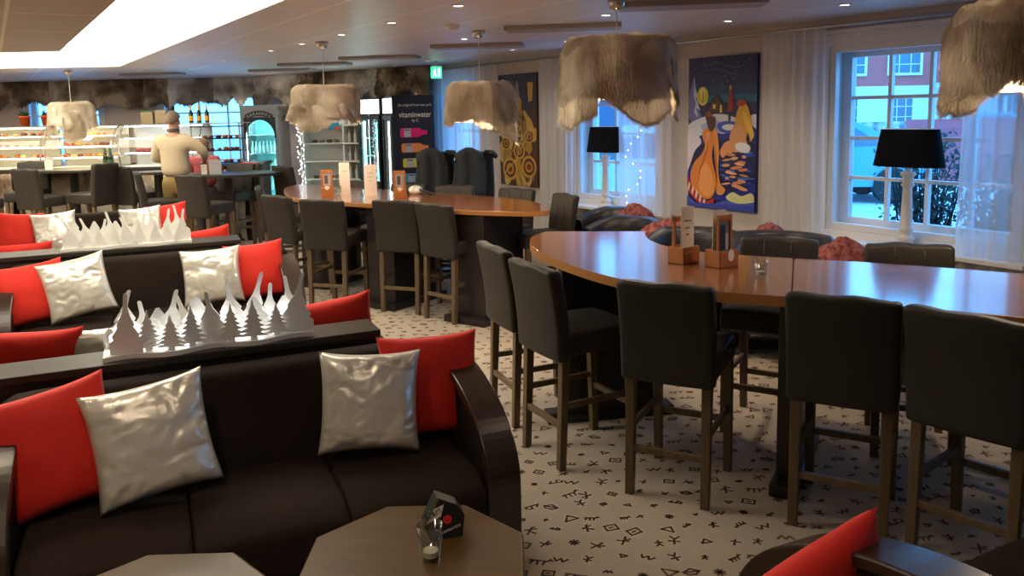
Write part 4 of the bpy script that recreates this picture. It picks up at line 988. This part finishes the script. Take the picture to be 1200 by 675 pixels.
for i, x in enumerate((-6.74, -6.44)):
    t = thing('potted_plant', ('orange pot with a small green plant, left one on the display case', 'orange pot with a small green plant, right one, nearer the pendant')[i], 'potted plant', (x, 11.35, 1.622))
    g = G(); g.lathe([(.05, 0), (.07, .12), (.078, .12), (.078, .14), (.06, .14), (0, .13)], 16); g.make('pot', ['terra'], t, smooth=True)
    g = G(); r2 = random.Random(i)
    for _ in range(60):
        a = r2.uniform(0, 6.28); b2 = r2.uniform(.2, 1.2); l = r2.uniform(.06, .12); p = Vector((.02*cos(a), .02*sin(a), .13)); q = p+Vector((cos(a)*sin(b2), sin(a)*sin(b2), cos(b2)))*l; s_ = Vector((-sin(a), cos(a), 0))*.008
        g.add([tuple(p), tuple((p+q)/2+s_), tuple(q), tuple((p+q)/2-s_)], [(0,1,2,3)])
    g.make('foliage', ['green'], t)
for i, (x, a) in enumerate(((-5.03, 6), (-4.83, -8))):
    t = thing('paper_bag', ('standing brown paper bag, left one on the curved case', 'brown paper bag, right one, next to the man')[i], 'bag', (x, 11.35, 1.622), R(a))
    g = G(); g.prism([[(-.08, -.05), (.08, -.05), (.08, .05), (-.08, .05)]], 0, .16); g.make('bag', [mat('kraft_paper_%d' % i, (.42, .33, .20), .8)], t, bevel=.006)
    g = G(); g.prism([[(-.082, -.03), (.082, -.03), (.07, .03), (-.07, .03)]], .16, .185); g.make('folded_top', ['green' if i == 0 else 'panel'], t)
tn = G(); tn.box(-.12, .12, -.08, .08, 0, .03); o = tn.make('tray', ['red'], bevel=.004); o.location = (-3.55, 10.98, 1.045); tag(o, 'red tray at the right end of the counter below the rack', 'tray')

# ---------------------------------------------------------------- fridges and shelves
def fridge_shell(t, w, d, h, m, th=.03):
    g = G()
    g.box(0, th, 0, d, .08, h); g.box(w-th, w, 0, d, .08, h); g.box(th, w-th, d-th, d, .08, h); g.box(th, w-th, 0, d-th, .08, .14); g.box(th, w-th, 0, d-th, h-th, h)
    return g.make('cabinet', [m], t, bevel=.004)
T3 = Matrix(((1, 0, 0, 0), (0, 0, -1, 0), (0, 1, 0, 0), (0, 0, 0, 1)))
f1 = thing('arched_fridge', 'white drinks fridge with an arched glowing cyan glass door', 'fridge', (-4.07, 12.35, 0)); w, h = .57, 1.86
fridge_shell(f1, w, .6, h, 'ltgrey')
arch = [(.07, .20), (w-.06, .20)]+[(w/2+.005+(w/2-.065)*cos(t), 1.38+.26*sin(t)) for t in [pi*i/14 for i in range(15)]]
g = G(); g.prism([[(0, .08), (w, .08), (w, h), (0, h)], arch], 0, .04, 0, T3); dr = g.make('door', ['ltgrey'], f1, bevel=.003)
g = G(); g.prism([[(.05, 1.36), (.07, 1.36)]+arch[2:][::-1]+[(w-.055, 1.36), (w-.04, 1.36), (w-.04, 1.68), (.05, 1.68)]], .04, .043, 0, T3); g.make('door_surround', ['navy'], dr)
g = G(); g.prism([arch], .012, .016, 0, T3); g.make('pane', ['tumbler'], dr)
g = G(); g.tube([(.045, -.06, .9), (.045, -.06, 1.25)], .01, 8); g.make('handle', ['steel'], dr)
an = [pi*.30+pi*.40*i/10 for i in range(11)]; cxs = w/2; czs = 1.40
g = G(); g.prism([[(cxs+.38*cos(a), czs+.38*sin(a)) for a in an]+[(cxs+.30*cos(a), czs+.30*sin(a)) for a in an[::-1]]], .043, .047, 0, T3); sg = g.make('arched_sign', ['ink'], f1)
for i, ch in enumerate('SARANNES'):
    a = pi*.66-pi*.32*i/7; text(ch, .06, 'lettering', 'paper', f1, (cxs+.318*cos(a), -.048, czs+.318*sin(a)), (R(90), R(90)-a, 0), .0005)
for k in range(5):
    zz = .28+k*.28; g = G(); g.box(.035, w-.035, .08, .55, zz, zz+.012); g.make('shelf', ['white'], f1)
for xx in (.04, w-.055): g = G(); g.box(xx, xx+.015, .06, .075, .22, 1.55); g.make('light_tube', ['tubecyan'], f1)
l = bpy.data.lights.new('fridge_light', 'POINT'); l.energy = 9; l.color = (.4, .92, 1); l.shadow_soft_size = .05
lo = bpy.data.objects.new('fridge_light', l); col.objects.link(lo); lo.location = (-3.78, 12.46, 1.68)
M['cyanwall'] = mat('fridge_lining', (.30, .80, .85), .5)
g = G(); g.box(.035, w-.035, .56, .565, .14, h-.03); g.make('lining', ['cyanwall'], f1)
for k in range(3):
    for i in range(8): bottle('bottle on a shelf of the arched cyan fridge', -4.07+.09+i*.056, 12.55, .57+k*.28+.002, .18, 'pbottle', None, 'bottles in the arched fridge')
g = G()
for r0 in (.11, .15):
    g.prism([[( r0*cos(a), r0*sin(a)) for a in [pi*.2+pi*.6*i/8 for i in range(9)]]+[((r0-.02)*cos(a), (r0-.02)*sin(a)) for a in [pi*.8-pi*.6*i/8 for i in range(9)]]], 0, .003, 0, Matrix(((0, 0, 1, w+.001), (1, 0, 0, .3), (0, 1, 0, 1.55), (0, 0, 0, 1))))
g.make('side_emblem', ['ink'], f1)

# two dark fridges, fronts turned to the left
def fridge2(label, x, y, rot, h, side, seed):
    t = thing('drinks_fridge', label, 'fridge', (x, y, 0), R(rot)); w = .62; d = .55
    fridge_shell(t, w, d, h, 'black')
    g = G(); g.prism([[(0, .1), (w, .1), (w, h-.26), (0, h-.26)], [(.05, .16), (w-.05, .16), (w-.05, h-.31), (.05, h-.31)]], 0, .03, 0, T3); dr = g.make('door', ['black'], t, bevel=.003)
    g = G(); g.prism([[(.05, .16), (w-.05, .16), (w-.05, h-.31), (.05, h-.31)]], .012, .016, 0, T3); g.make('pane', ['tumbler'], dr)
    g = G(); g.tube([(w-.03, -.04, .9), (w-.03, -.08, .92), (w-.03, -.08, 1.22), (w-.03, -.04, 1.24)], .01, 8); g.make('handle', ['steel'], dr)
    g = G(); g.box(.03, w-.03, -.02, .0, h-.23, h-.03); g.make('lit_sign', [emis('sign_%d' % seed, (.95, .97, 1), 2.2)], t)
    for k in range(5): zz = .3+k*.26; g = G(); g.box(.035, w-.035, .06, d-.04, zz, zz+.01); g.make('shelf', ['white'], t)
    for xx in (.035, w-.055): g = G(); g.box(xx, xx+.018, .045, .06, .2, h-.34); g.make('light_tube', ['tubecool' if side else 'tubecyan'], t)
    g = G(); g.box(.031, w-.031, d-.036, d-.031, .14, h-.03); g.make('lining', ['white'], t)
    Mx = Matrix.Translation((x, y, 0)) @ Matrix.Rotation(R(rot), 4, 'Z')
    for k in range(4):
        for i in range(6):
            p = Mx @ Vector((.1+i*.085, .22, .57+k*.26-.26+.012)); bottle('bottle on a shelf of the %s dark fridge' % ('right' if side else 'left'), p.x, p.y, p.z, .2, ('rbottle', 'pbottle', 'greenglass')[(i+k+seed) % 3], None, 'bottles in the %s dark fridge' % ('right' if side else 'left'))
    return t
fb = fridge2('dark fridge with blue-lit glass door, right of the white glass shelves', -2.2, 11.93, -52, 1.93, 0, 1)
fc = fridge2('black fridge whose side carries the poster of coloured drink bottles', -1.75, 11.33, -70, 1.93, 1, 2)
# side poster panel
pp = G(); pw = .60
sd = thing('poster_panel', 'navy poster panel with VITAMIN lettering and coloured bottle pictures on the black fridge', 'poster', (-1.545, 10.722, 0), R(20), sc=(.92, 1, 1))
g = G(); g.box(0, pw, 0, .02, .05, 1.935); g.make('panel', ['navy'], sd, bevel=.002)
text('the original from new york', .048, 'lettering', 'paper', sd, (pw/2+.03, -.002, 1.79), (R(90), 0, 0), .0005, sx=.95)
text('vitaminwater', .105, 'lettering', 'paper', sd, (pw/2+.03, -.002, 1.645), (R(90), 0, 0), .0015, sx=.86)
text('by G', .05, 'lettering', 'paper', sd, (pw/2+.03, -.002, 1.585), (R(90), 0, 0), .0005)
for k, c in enumerate(('d8206a', 'e0824a', 'c8c040', '1a98b8')):
    z = 1.44-k*.20; x0 = .12+.012*k
    g = G(); B = [(0, -.06), (.26, -.06), (.31, -.03), (.38, -.028), (.38, .028), (.31, .03), (.26, .06), (0, .06), (-.015, .04), (-.015, -.04)]
    g.prism([[(x0+a, z+b2) for a, b2 in B]], 0, .002, 0, T3); bo = g.make('bottle_picture', [pc(c)], sd)
    g = G(); g.prism([[(x0+.04, z-.055), (x0+.14, z-.055), (x0+.14, z+.055), (x0+.04, z+.055)]], .002, .003, 0, T3); g.make('label_patch', ['ltgrey'], bo)
    g = G(); g.box(x0+.05, x0+.13, -.0035, -.003, z+.03, z+.042); g.make('label_line', ['navy'], bo)

def shelfunit(label, x, y, rot, w, h, n, seed, kind):
    t = thing('shelf_unit', label, 'shelf', (x, y, 0), R(rot)); d = .35
    g = G(); g.box(0, .02, 0, d, 0, h); g.box(w-.02, w, 0, d, 0, h); g.box(.02, w-.02, d-.015, d, 0, h); g.box(0, w, 0, d, h, h+.02); g.make('carcass', ['white'], t)
    Mx = Matrix.Translation((x, y, 0)) @ Matrix.Rotation(R(rot), 4, 'Z'); r2 = random.Random(seed)
    for k in range(n):
        zz = .45+k*(h-.5)/n; g = G(); g.box(.02, w-.02, 0, d-.02, zz, zz+.02); g.make('shelf', ['white'], t)
        if kind:
            for i in range(7):
                p = Mx @ Vector((.06+i*(w-.1)/7, .1+.08*(i % 2), zz+.02)); bottle('stemmed glass jar on the right white shelf unit', p.x, p.y, p.z, .2, 'clearj', None, 'jars on the right white shelf', 'jar', 'jar')
        elif k in (1, 3):
            for i in range(4):
                p = Mx @ Vector((.15+i*.11, .15, zz+.02)); bun('small brown basketware bowl on the left white shelf unit', p.x, p.y, p.z, .05, ('5a4a3a', '8a7a66')[i % 2], 'bowls on the left white shelf')
    g = G(); g.box(.05, w-.05, .02, .035, h-.02, h-.008); g.make('light_tube', ['tubecool'], t)
M['clearj'] = mat('frosted_jar', (.65, .68, .68), .2)
shelfunit('white shelf unit with dark bowls behind the pale pendant', -3.12, 12.2, 0, .66, 1.85, 5, 1, 0)
shelfunit('white shelf unit with rows of glass jars, left of the blue-lit fridge', -2.5, 12.12, -18, .45, 1.85, 5, 2, 1)
cc = G(); cc.box(0, .16, -.02, 0, 0, .10); cc.box(.1, .16, -.025, -.02, -.01, .04, 1); o = cc.make('shelf_sign', [pc('1a98b8'), pc('d84a30')]); o.location = (-2.72, 12.18, 1.48); tag(o, 'small cyan and orange sign on the left white shelf unit', 'sign')
sl = thing('light_column', 'vertical column of many tiny white lights left of the white shelves', 'string lights', (-3.12, 12.1, 0))
g = G(); g.tube([(0, 0, 0), (0, 0, 1.75)], .008, 6); g.make('pole', ['white'], sl)
r2 = random.Random(4)
for i in range(60):
    g = G(); g.lathe([(0, -.009), (.009, 0), (0, .009)], 6, cap=False); o = g.make('bulb', ['led'], sl); o.location = (r2.uniform(-.05, .05), r2.uniform(-.03, 0), .35+i*.022)

# ---------------------------------------------------------------- people
def skinned(name, V, Es, m, parent, sub=2, root=0):
    me = bpy.data.meshes.new(name); me.from_pydata([v[:3] for v in V], Es, []); o = bpy.data.objects.new(name, me); col.objects.link(o)
    if parent: o.parent = parent
    me.materials.append(M[m] if isinstance(m, str) else m)
    k = o.modifiers.new('skin', 'SKIN'); k.use_smooth_shade = True
    for i, v in enumerate(V): me.skin_vertices[0].data[i].radius = (v[3], v[4] if len(v) > 4 else v[3])
    me.skin_vertices[0].data[root].use_root = True
    k = o.modifiers.new('s', 'SUBSURF'); k.levels = sub; k.render_levels = sub; return o
M['skin'] = mat('skin', (.52, .28, .19), .6); M['sweater'] = mat('cream_sweater', (.55, .44, .30), .85, bump=.3, bscale=60); M['khaki'] = mat('khaki_cloth', (.27, .18, .06), .85, bump=.2, bscale=50)
M['hairg'] = mat('grey_hair', (.22, .15, .11), .9); M['pinkc'] = mat('pink_cloth', (.48, .10, .12), .8)
def hand(V, E, iw, wx, d, s=1.):
    # palm and five short finger chains from wrist index iw
    w = Vector(wx); d = Vector(d).normalized(); sd = d.cross(Vector((0, 0, 1))).normalized(); up = sd.cross(d)
    V.append((*(w+d*.045*s), .032*s, .018*s)); ip = len(V)-1; E.append((iw, ip))
    V.append((*(w+d*.085*s), .036*s, .016*s)); i2 = len(V)-1; E.append((ip, i2))
    for k, (off, l) in enumerate(((-.027, .058), (-.009, .070), (.009, .068), (.027, .052))):
        a = w+d*(.10*s)+sd*off*s; b_ = a+d*l*.5*s-up*.01*s; c = b_+d*l*.45*s-up*.022*s
        n = len(V); V += [(*a, .0095*s), (*b_, .0085*s), (*c, .007*s)]; E += [(i2, n), (n, n+1), (n+1, n+2)]
    a = w+d*.05*s-sd*.04*s; b_ = a+d*.035*s-sd*.012*s; n = len(V); V += [(*a, .011*s), (*b_, .009*s)]; E += [(ip, n), (n, n+1)]
def person(label, x, y, rot, k, sh_m, tr_m, Lh, Rh, Le, Re, lean=0., headrot=0):
    t = thing('person', label, 'person', (x, y, 0), R(rot), sc=(k, k, k))
    # skeleton; faces +y; z to 1.80
    V = [(0, 0, .98, .11, .08), (0, 0, 1.12, .10, .07), (0, .0, 1.30, .12, .07), (0, 0, 1.44, .10, .06), (0, .005, 1.52, .055), (0, .02, 1.58, .062, .072), (0, .025, 1.67, .074, .088), (0, .015, 1.725, .055, .065)]
    E = [(0,1),(1,2),(2,3),(3,4),(4,5),(5,6),(6,7)]
    for sx, el, ha in ((-1, Le, Lh), (1, Re, Rh)):
        n = len(V); V += [(sx*.17, 0, 1.44, .06), (*el, .042), (*ha, .026)]; E += [(3, n), (n, n+1), (n+1, n+2)]
        hand(V, E, n+2, ha, Vector(ha)-Vector(el))
    for sx in (-1, 1):
        n = len(V); V += [(sx*.09, 0, .90, .085), (sx*.10, .015, .50, .055), (sx*.10, -.01, .10, .038), (sx*.105, .12, .04, .035)]; E += [(0, n), (n, n+1), (n+1, n+2), (n+2, n+3)]
    skinned('body', V, E, 'skin', t)
    V = [(0, 0, .96, .195, .15), (0, 0, 1.12, .185, .14), (0, 0, 1.30, .19, .135), (0, 0, 1.43, .165, .11), (0, .0, 1.50, .085, .08)]; E = [(0,1),(1,2),(2,3),(3,4)]
    for sx, el, ha in ((-1, Le, Lh), (1, Re, Rh)):
        m_ = Vector(el).lerp(Vector(ha), .85); n = len(V); V += [(sx*.185, 0, 1.425, .082), (*el, .062), (*m_, .04)]; E += [(3, n), (n, n+1), (n+1, n+2)]
    skinned('sweater', V, E, sh_m, t)
    V = [(0, 0, 1.03, .165, .125), (0, 0, .93, .165, .13)]; E = [(0, 1)]
    for sx in (-1, 1):
        n = len(V); V += [(sx*.095, 0, .84, .10), (sx*.105, .015, .50, .075), (sx*.105, -.01, .10, .065)]; E += [(1, n), (n, n+1), (n+1, n+2)]
    skinned('trousers', V, E, tr_m, t)
    for sx in (-1, 1):
        g = G(); slab(g, sx*.105-.045, sx*.105+.045, -.08, .19, 0, .085, 2, 2, lambda x, y, z: (x*1, y, z*(1-.4*max(0, y/.19)))); g.make('shoe', ['black'], t, bevel=.02, smooth=True)
    g = G()                                     # short hair, low at the back, clear of the face
    def hf(u, v):
        a = 2*pi*u; ph = .02+v*(1.35-.55*sin(a))
        return (.087*cos(a)*sin(ph), .012+.104*sin(a)*sin(ph), 1.672+.112*cos(ph))
    g.grid(24, 10, hf, closeu=True); g.make('hair', ['hairg'], t, smooth=True, solid=.004)
    for sx in (-1, 1): g = G(); g.lathe([(0, -.012), (.014, -.006), (.016, .004), (0, .012)], 10, cap=False); o = g.make('ear', ['skin'], t, smooth=True); o.location = (sx*.078, .01, 1.65); o.rotation_euler = (0, R(80), 0); o.scale = (2, 1, 1)
    g = G(); g.lathe([(.008, 0), (.016, -.045), (.0, -.055)], 8); o = g.make('nose', ['skin'], t, smooth=True); o.location = (0, .112, 1.70)
    for sx in (-1, 1): g = G(); g.lathe([(0, -.008), (.008, 0), (0, .008)], 8, cap=False); o = g.make('eye', ['ink'], t, smooth=True); o.location = (sx*.03, .105, 1.715)
    g = G(); g.box(-.022, .022, .10, .108, 1.625, 1.632); g.make('mouth', ['rbottle'], t)
    return t
mn_ = person('man in a cream sweater and khaki trousers standing at the counter, seen from behind', -4.10, 9.92, -6, 1.0, 'sweater', 'khaki', (-.17, .25, 1.17), (.27, .20, 1.16), (-.27, .0, 1.20), (.36, .04, 1.28))
g = G(); g.lathe([(.075, 1.535), (.07, 1.565), (.062, 1.57)], 16, cap=False); g.make('collar', ['ink'], mn_, smooth=True)
person('small person in a pink top beside the man, half hidden by his raised arm', -4.05, 10.72, 20, .80, 'pinkc', 'ink', (-.14, .28, 1.2), (.2, .26, 1.2), (-.24, .05, 1.2), (.25, .05, 1.2))

# ---------------------------------------------------------------- outside
M['snow'] = mat('snowy_ground', (.62, .68, .72), .9, var=(.45, .5, .55), vscale=.8)
M['redwall'] = mat('red_render', (.62, .13, .12), .9); M['whitewall'] = mat('white_render', (.75, .78, .80), .9); M['darkglass'] = mat('dark_pane', (.10, .17, .22), .2)
g = G(); g.add([(-30, 14.4, -.06), (9, -20, -.06), (70, -20, -.06), (70, 70, -.06), (-30, 70, -.06)], [(0,1,2,3,4)])
o = g.make('snowy_ground', ['snow']); struct(o, 'pale snowy ground outside the windows')['category'] = 'ground'
bd = thing('apartment_building', 'red and white building with white window frames seen through the windows', 'building', (0, 40, -.06))
g = G(); g.box(-4, 44, 0, 8, 0, 2.6); g.make('ground_floor_wall', ['whitewall'], bd)
g = G(); g.box(-4, 44, .02, 8, 2.6, 6.2); g.make('upper_wall', ['redwall'], bd)
g = G(); g.box(-4.3, 44.3, -.7, 8, 6.2, 6.5); g.make('roof_edge', ['whitewall'], bd)
def bwin(x, z, w, h):
    g = G(); g.prism([[(x, z), (x+w, z), (x+w, z+h), (x, z+h)], [(x+.12, z+.12), (x+w-.12, z+.12), (x+w-.12, z+h-.12), (x+.12, z+h-.12)]], .0, .08, 0, T3)
    for q in (1, 2): g.box(x+w*q/3-.02, x+w*q/3+.02, -.06, 0, z+.1, z+h-.1)
    for q in (1, 2): g.box(x+.1, x+w-.1, -.06, 0, z+h*q/3-.02, z+h*q/3+.02)
    f = g.make('window', ['whitewall'], bd)
    g = G(); g.box(x+.1, x+w-.1, -.03, -.02, z+.1, z+h-.1); g.make('pane', ['darkglass'], f)
for x in (1.5, 5, 8.5, 12, 15.7, 18.4, 21.5, 23.6, 27, 30): bwin(x, 3.1, 1.7 if x < 21 else 1.5, 1.6); bwin(x+.1, .6, 1.3, 1.5)
g = G(); g.box(20.6, 26, -1.6, 0, 2.45, 2.7); bl = g.make('balcony', ['whitewall'], bd)
g = G(); g.box(20.6, 26, -1.62, -1.56, 2.7, 3.6); g.make('railing', [mat('balcony_panel', (.30, .34, .42), .7)], bl)
for x in (20.6, 23.3, 26): g = G(); g.box(x-.05, x+.05, -1.65, -1.55, 0, 5.6); g.make('post', ['whitewall'], bd)
g = G(); g.box(0, 40, -.15, .15, 0, 1.0); 
wl = g.make('stone_wall', [mat('stone_wall', (.10, .13, .2), .9, var=(.55, .6, .68), vscale=2.2)]); wl.location = (14, 34, -.06); tag(wl, 'low stone garden wall in front of the red building', 'wall')
def car(label, x, y, rot, c):
    t = thing('car', label, 'car', (x, y, -.06), R(rot)); m = mat('car_'+label[:5], c, .25, coat=.6)
    T = Matrix(((1, 0, 0, 0), (0, 0, -1, 0), (0, 1, 0, 0), (0, 0, 0, 1)))
    body = spline([(-2.1, .3), (-2.15, .7), (-1.9, .95), (-1.2, 1.0), (-.5, 1.42), (.7, 1.45), (1.4, 1.05), (2.0, .95), (2.15, .6), (2.1, .3)], 4, False)
    g = G(); g.prism([body], -.85, .85, 0, T); g.make('body', [m], t, bevel=.06, seg=3)
    gl = [(-1.05, 1.0), (-.48, 1.34), (.65, 1.37), (1.2, 1.03)]
    g = G(); g.prism([gl], .851, .86, 0, T); g.prism([gl], -.86, -.851, 0, T); g.make('side_windows', ['darkglass'], t)
    for xx in (-1.3, 1.35):
        for yy in (.80, -.80): 
            g = G(); g.lathe([(.20, -.1), (.32, -.1), (.32, .1), (.20, .1)], 20, (0, 0), 0, Matrix.Translation((xx, yy, .32)) @ Matrix.Rotation(pi/2, 4, 'X')); g.make('wheel', ['black'], t, smooth=False)
car('teal parked car, its rounded roof at the left of the near window', 5.45, 15.2, -6, (.08, .35, .42))
car('small teal car parked before the red building, right of the near lamp', 13.2, 23.5, 5, (.05, .32, .40))
car('white parked car seen through the farther window', 1.9, 13.0, 0, (.6, .66, .7))
g = G(); g.box(-1.5, 1.5, -.1, .1, 0, 1.4); o = g.make('red_fence', [mat('red_fence_paint', (.50, .10, .12), .8)]); o.location = (10.1, 17.6, -.06); tag(o, 'red fence segment outside, right of the near window lamp', 'fence')
g = G(); g.box(-1.3, 1.3, 0, 5, 0, 2.9); o = g.make('shed', [mat('dark_blue_wood', (.06, .10, .18), .8)]); o.location = (4.5, 30, -.06); tag(o, 'dark blue shed outside behind the farther window lamp', 'shed')
def shrub(label, x, y, h, r, seed):
    r2 = random.Random(seed); t = thing('shrub', label, 'shrub', (x, y, -.06)); g = G(); lf = G()
    for i in range(46):
        a = r2.uniform(0, 6.28); k = r2.uniform(.2, 1); P = [(0, 0, 0)]; n = 5; dx = cos(a)*r*k; dy = sin(a)*r*k*.6; hh = h*r2.uniform(.6, 1)
        P = [(dx*(j/n)**.8+r2.uniform(-.03, .03), dy*(j/n)**.8, hh*j/n) for j in range(n+1)]
        g.tube(P, [.016*(1-j/(n+1)) for j in range(n+1)], 4)
        for _ in range(60):
            q = Vector(P[r2.randint(1, n)])+Vector((r2.uniform(-.14, .14), r2.uniform(-.12, .12), r2.uniform(-.12, .12))); s_ = r2.uniform(.015, .036)
            u = Vector((r2.uniform(-1, 1), r2.uniform(-1, 1), r2.uniform(-1, 1))).normalized()*s_; v = u.orthogonal().normalized()*s_*.6
            lf.add([tuple(q-u), tuple(q-v), tuple(q+u), tuple(q+v)], [(0,1,2,3)])
    g.make('branches', [mat('bark_%d' % seed, (.03, .028, .03), .9)], t); lf.make('foliage', [mat('foliage_%d' % seed, (.025, .05, .045), .8)], t)
for i, (s, h, of) in enumerate(((4.3, 1.5, .95), (4.85, 1.3, 1.1), (5.3, 1.38, 1.0), (5.8, 1.45, 1.2))):
    p = wpos(s+.35, -of); shrub(('tall twiggy shrub outside the left part of the near window', 'dark shrub outside right behind the near window lamp', 'dark shrub outside the right part of the near window', 'dark shrub outside behind the right curtain')[i], *p, h, .42, 60+i)

# ---------------------------------------------------------------- light, world, camera
wd = bpy.data.worlds.new('dusk'); scene.world = wd; wd.use_nodes = True; nt = wd.node_tree; bg = nt.nodes['Background']
bg.inputs[0].default_value = (.12, .47, 1.0, 1); bg.inputs[1].default_value = 5.
cam = bpy.data.cameras.new('camera'); co = bpy.data.objects.new('camera', cam); col.objects.link(co); scene.camera = co
F = 950.; cam.sensor_width = 36; cam.lens = F/1200*36; cam.shift_y = -(337.5-250)/1200; cam.clip_start = .05; cam.clip_end = 200
pit = math.atan(120/F); roll = math.atan(.02)
co.location = (0, 0, 1.70)
co.rotation_euler = (Matrix.Rotation(pi/2-pit, 3, 'X') @ Matrix.Rotation(-roll, 3, 'Z')).to_euler()
vs = scene.view_settings; vs.view_transform = 'Standard'; vs.look = 'None'; vs.gamma = 1; vs.exposure = .1; vs.use_curve_mapping = False
scene.cycles.max_bounces = 8; scene.cycles.transparent_max_bounces = 24; scene.cycles.use_denoising = True
scene.cycles.sample_clamp_indirect = 6; scene.cycles.caustics_reflective = False; scene.cycles.caustics_refractive = False
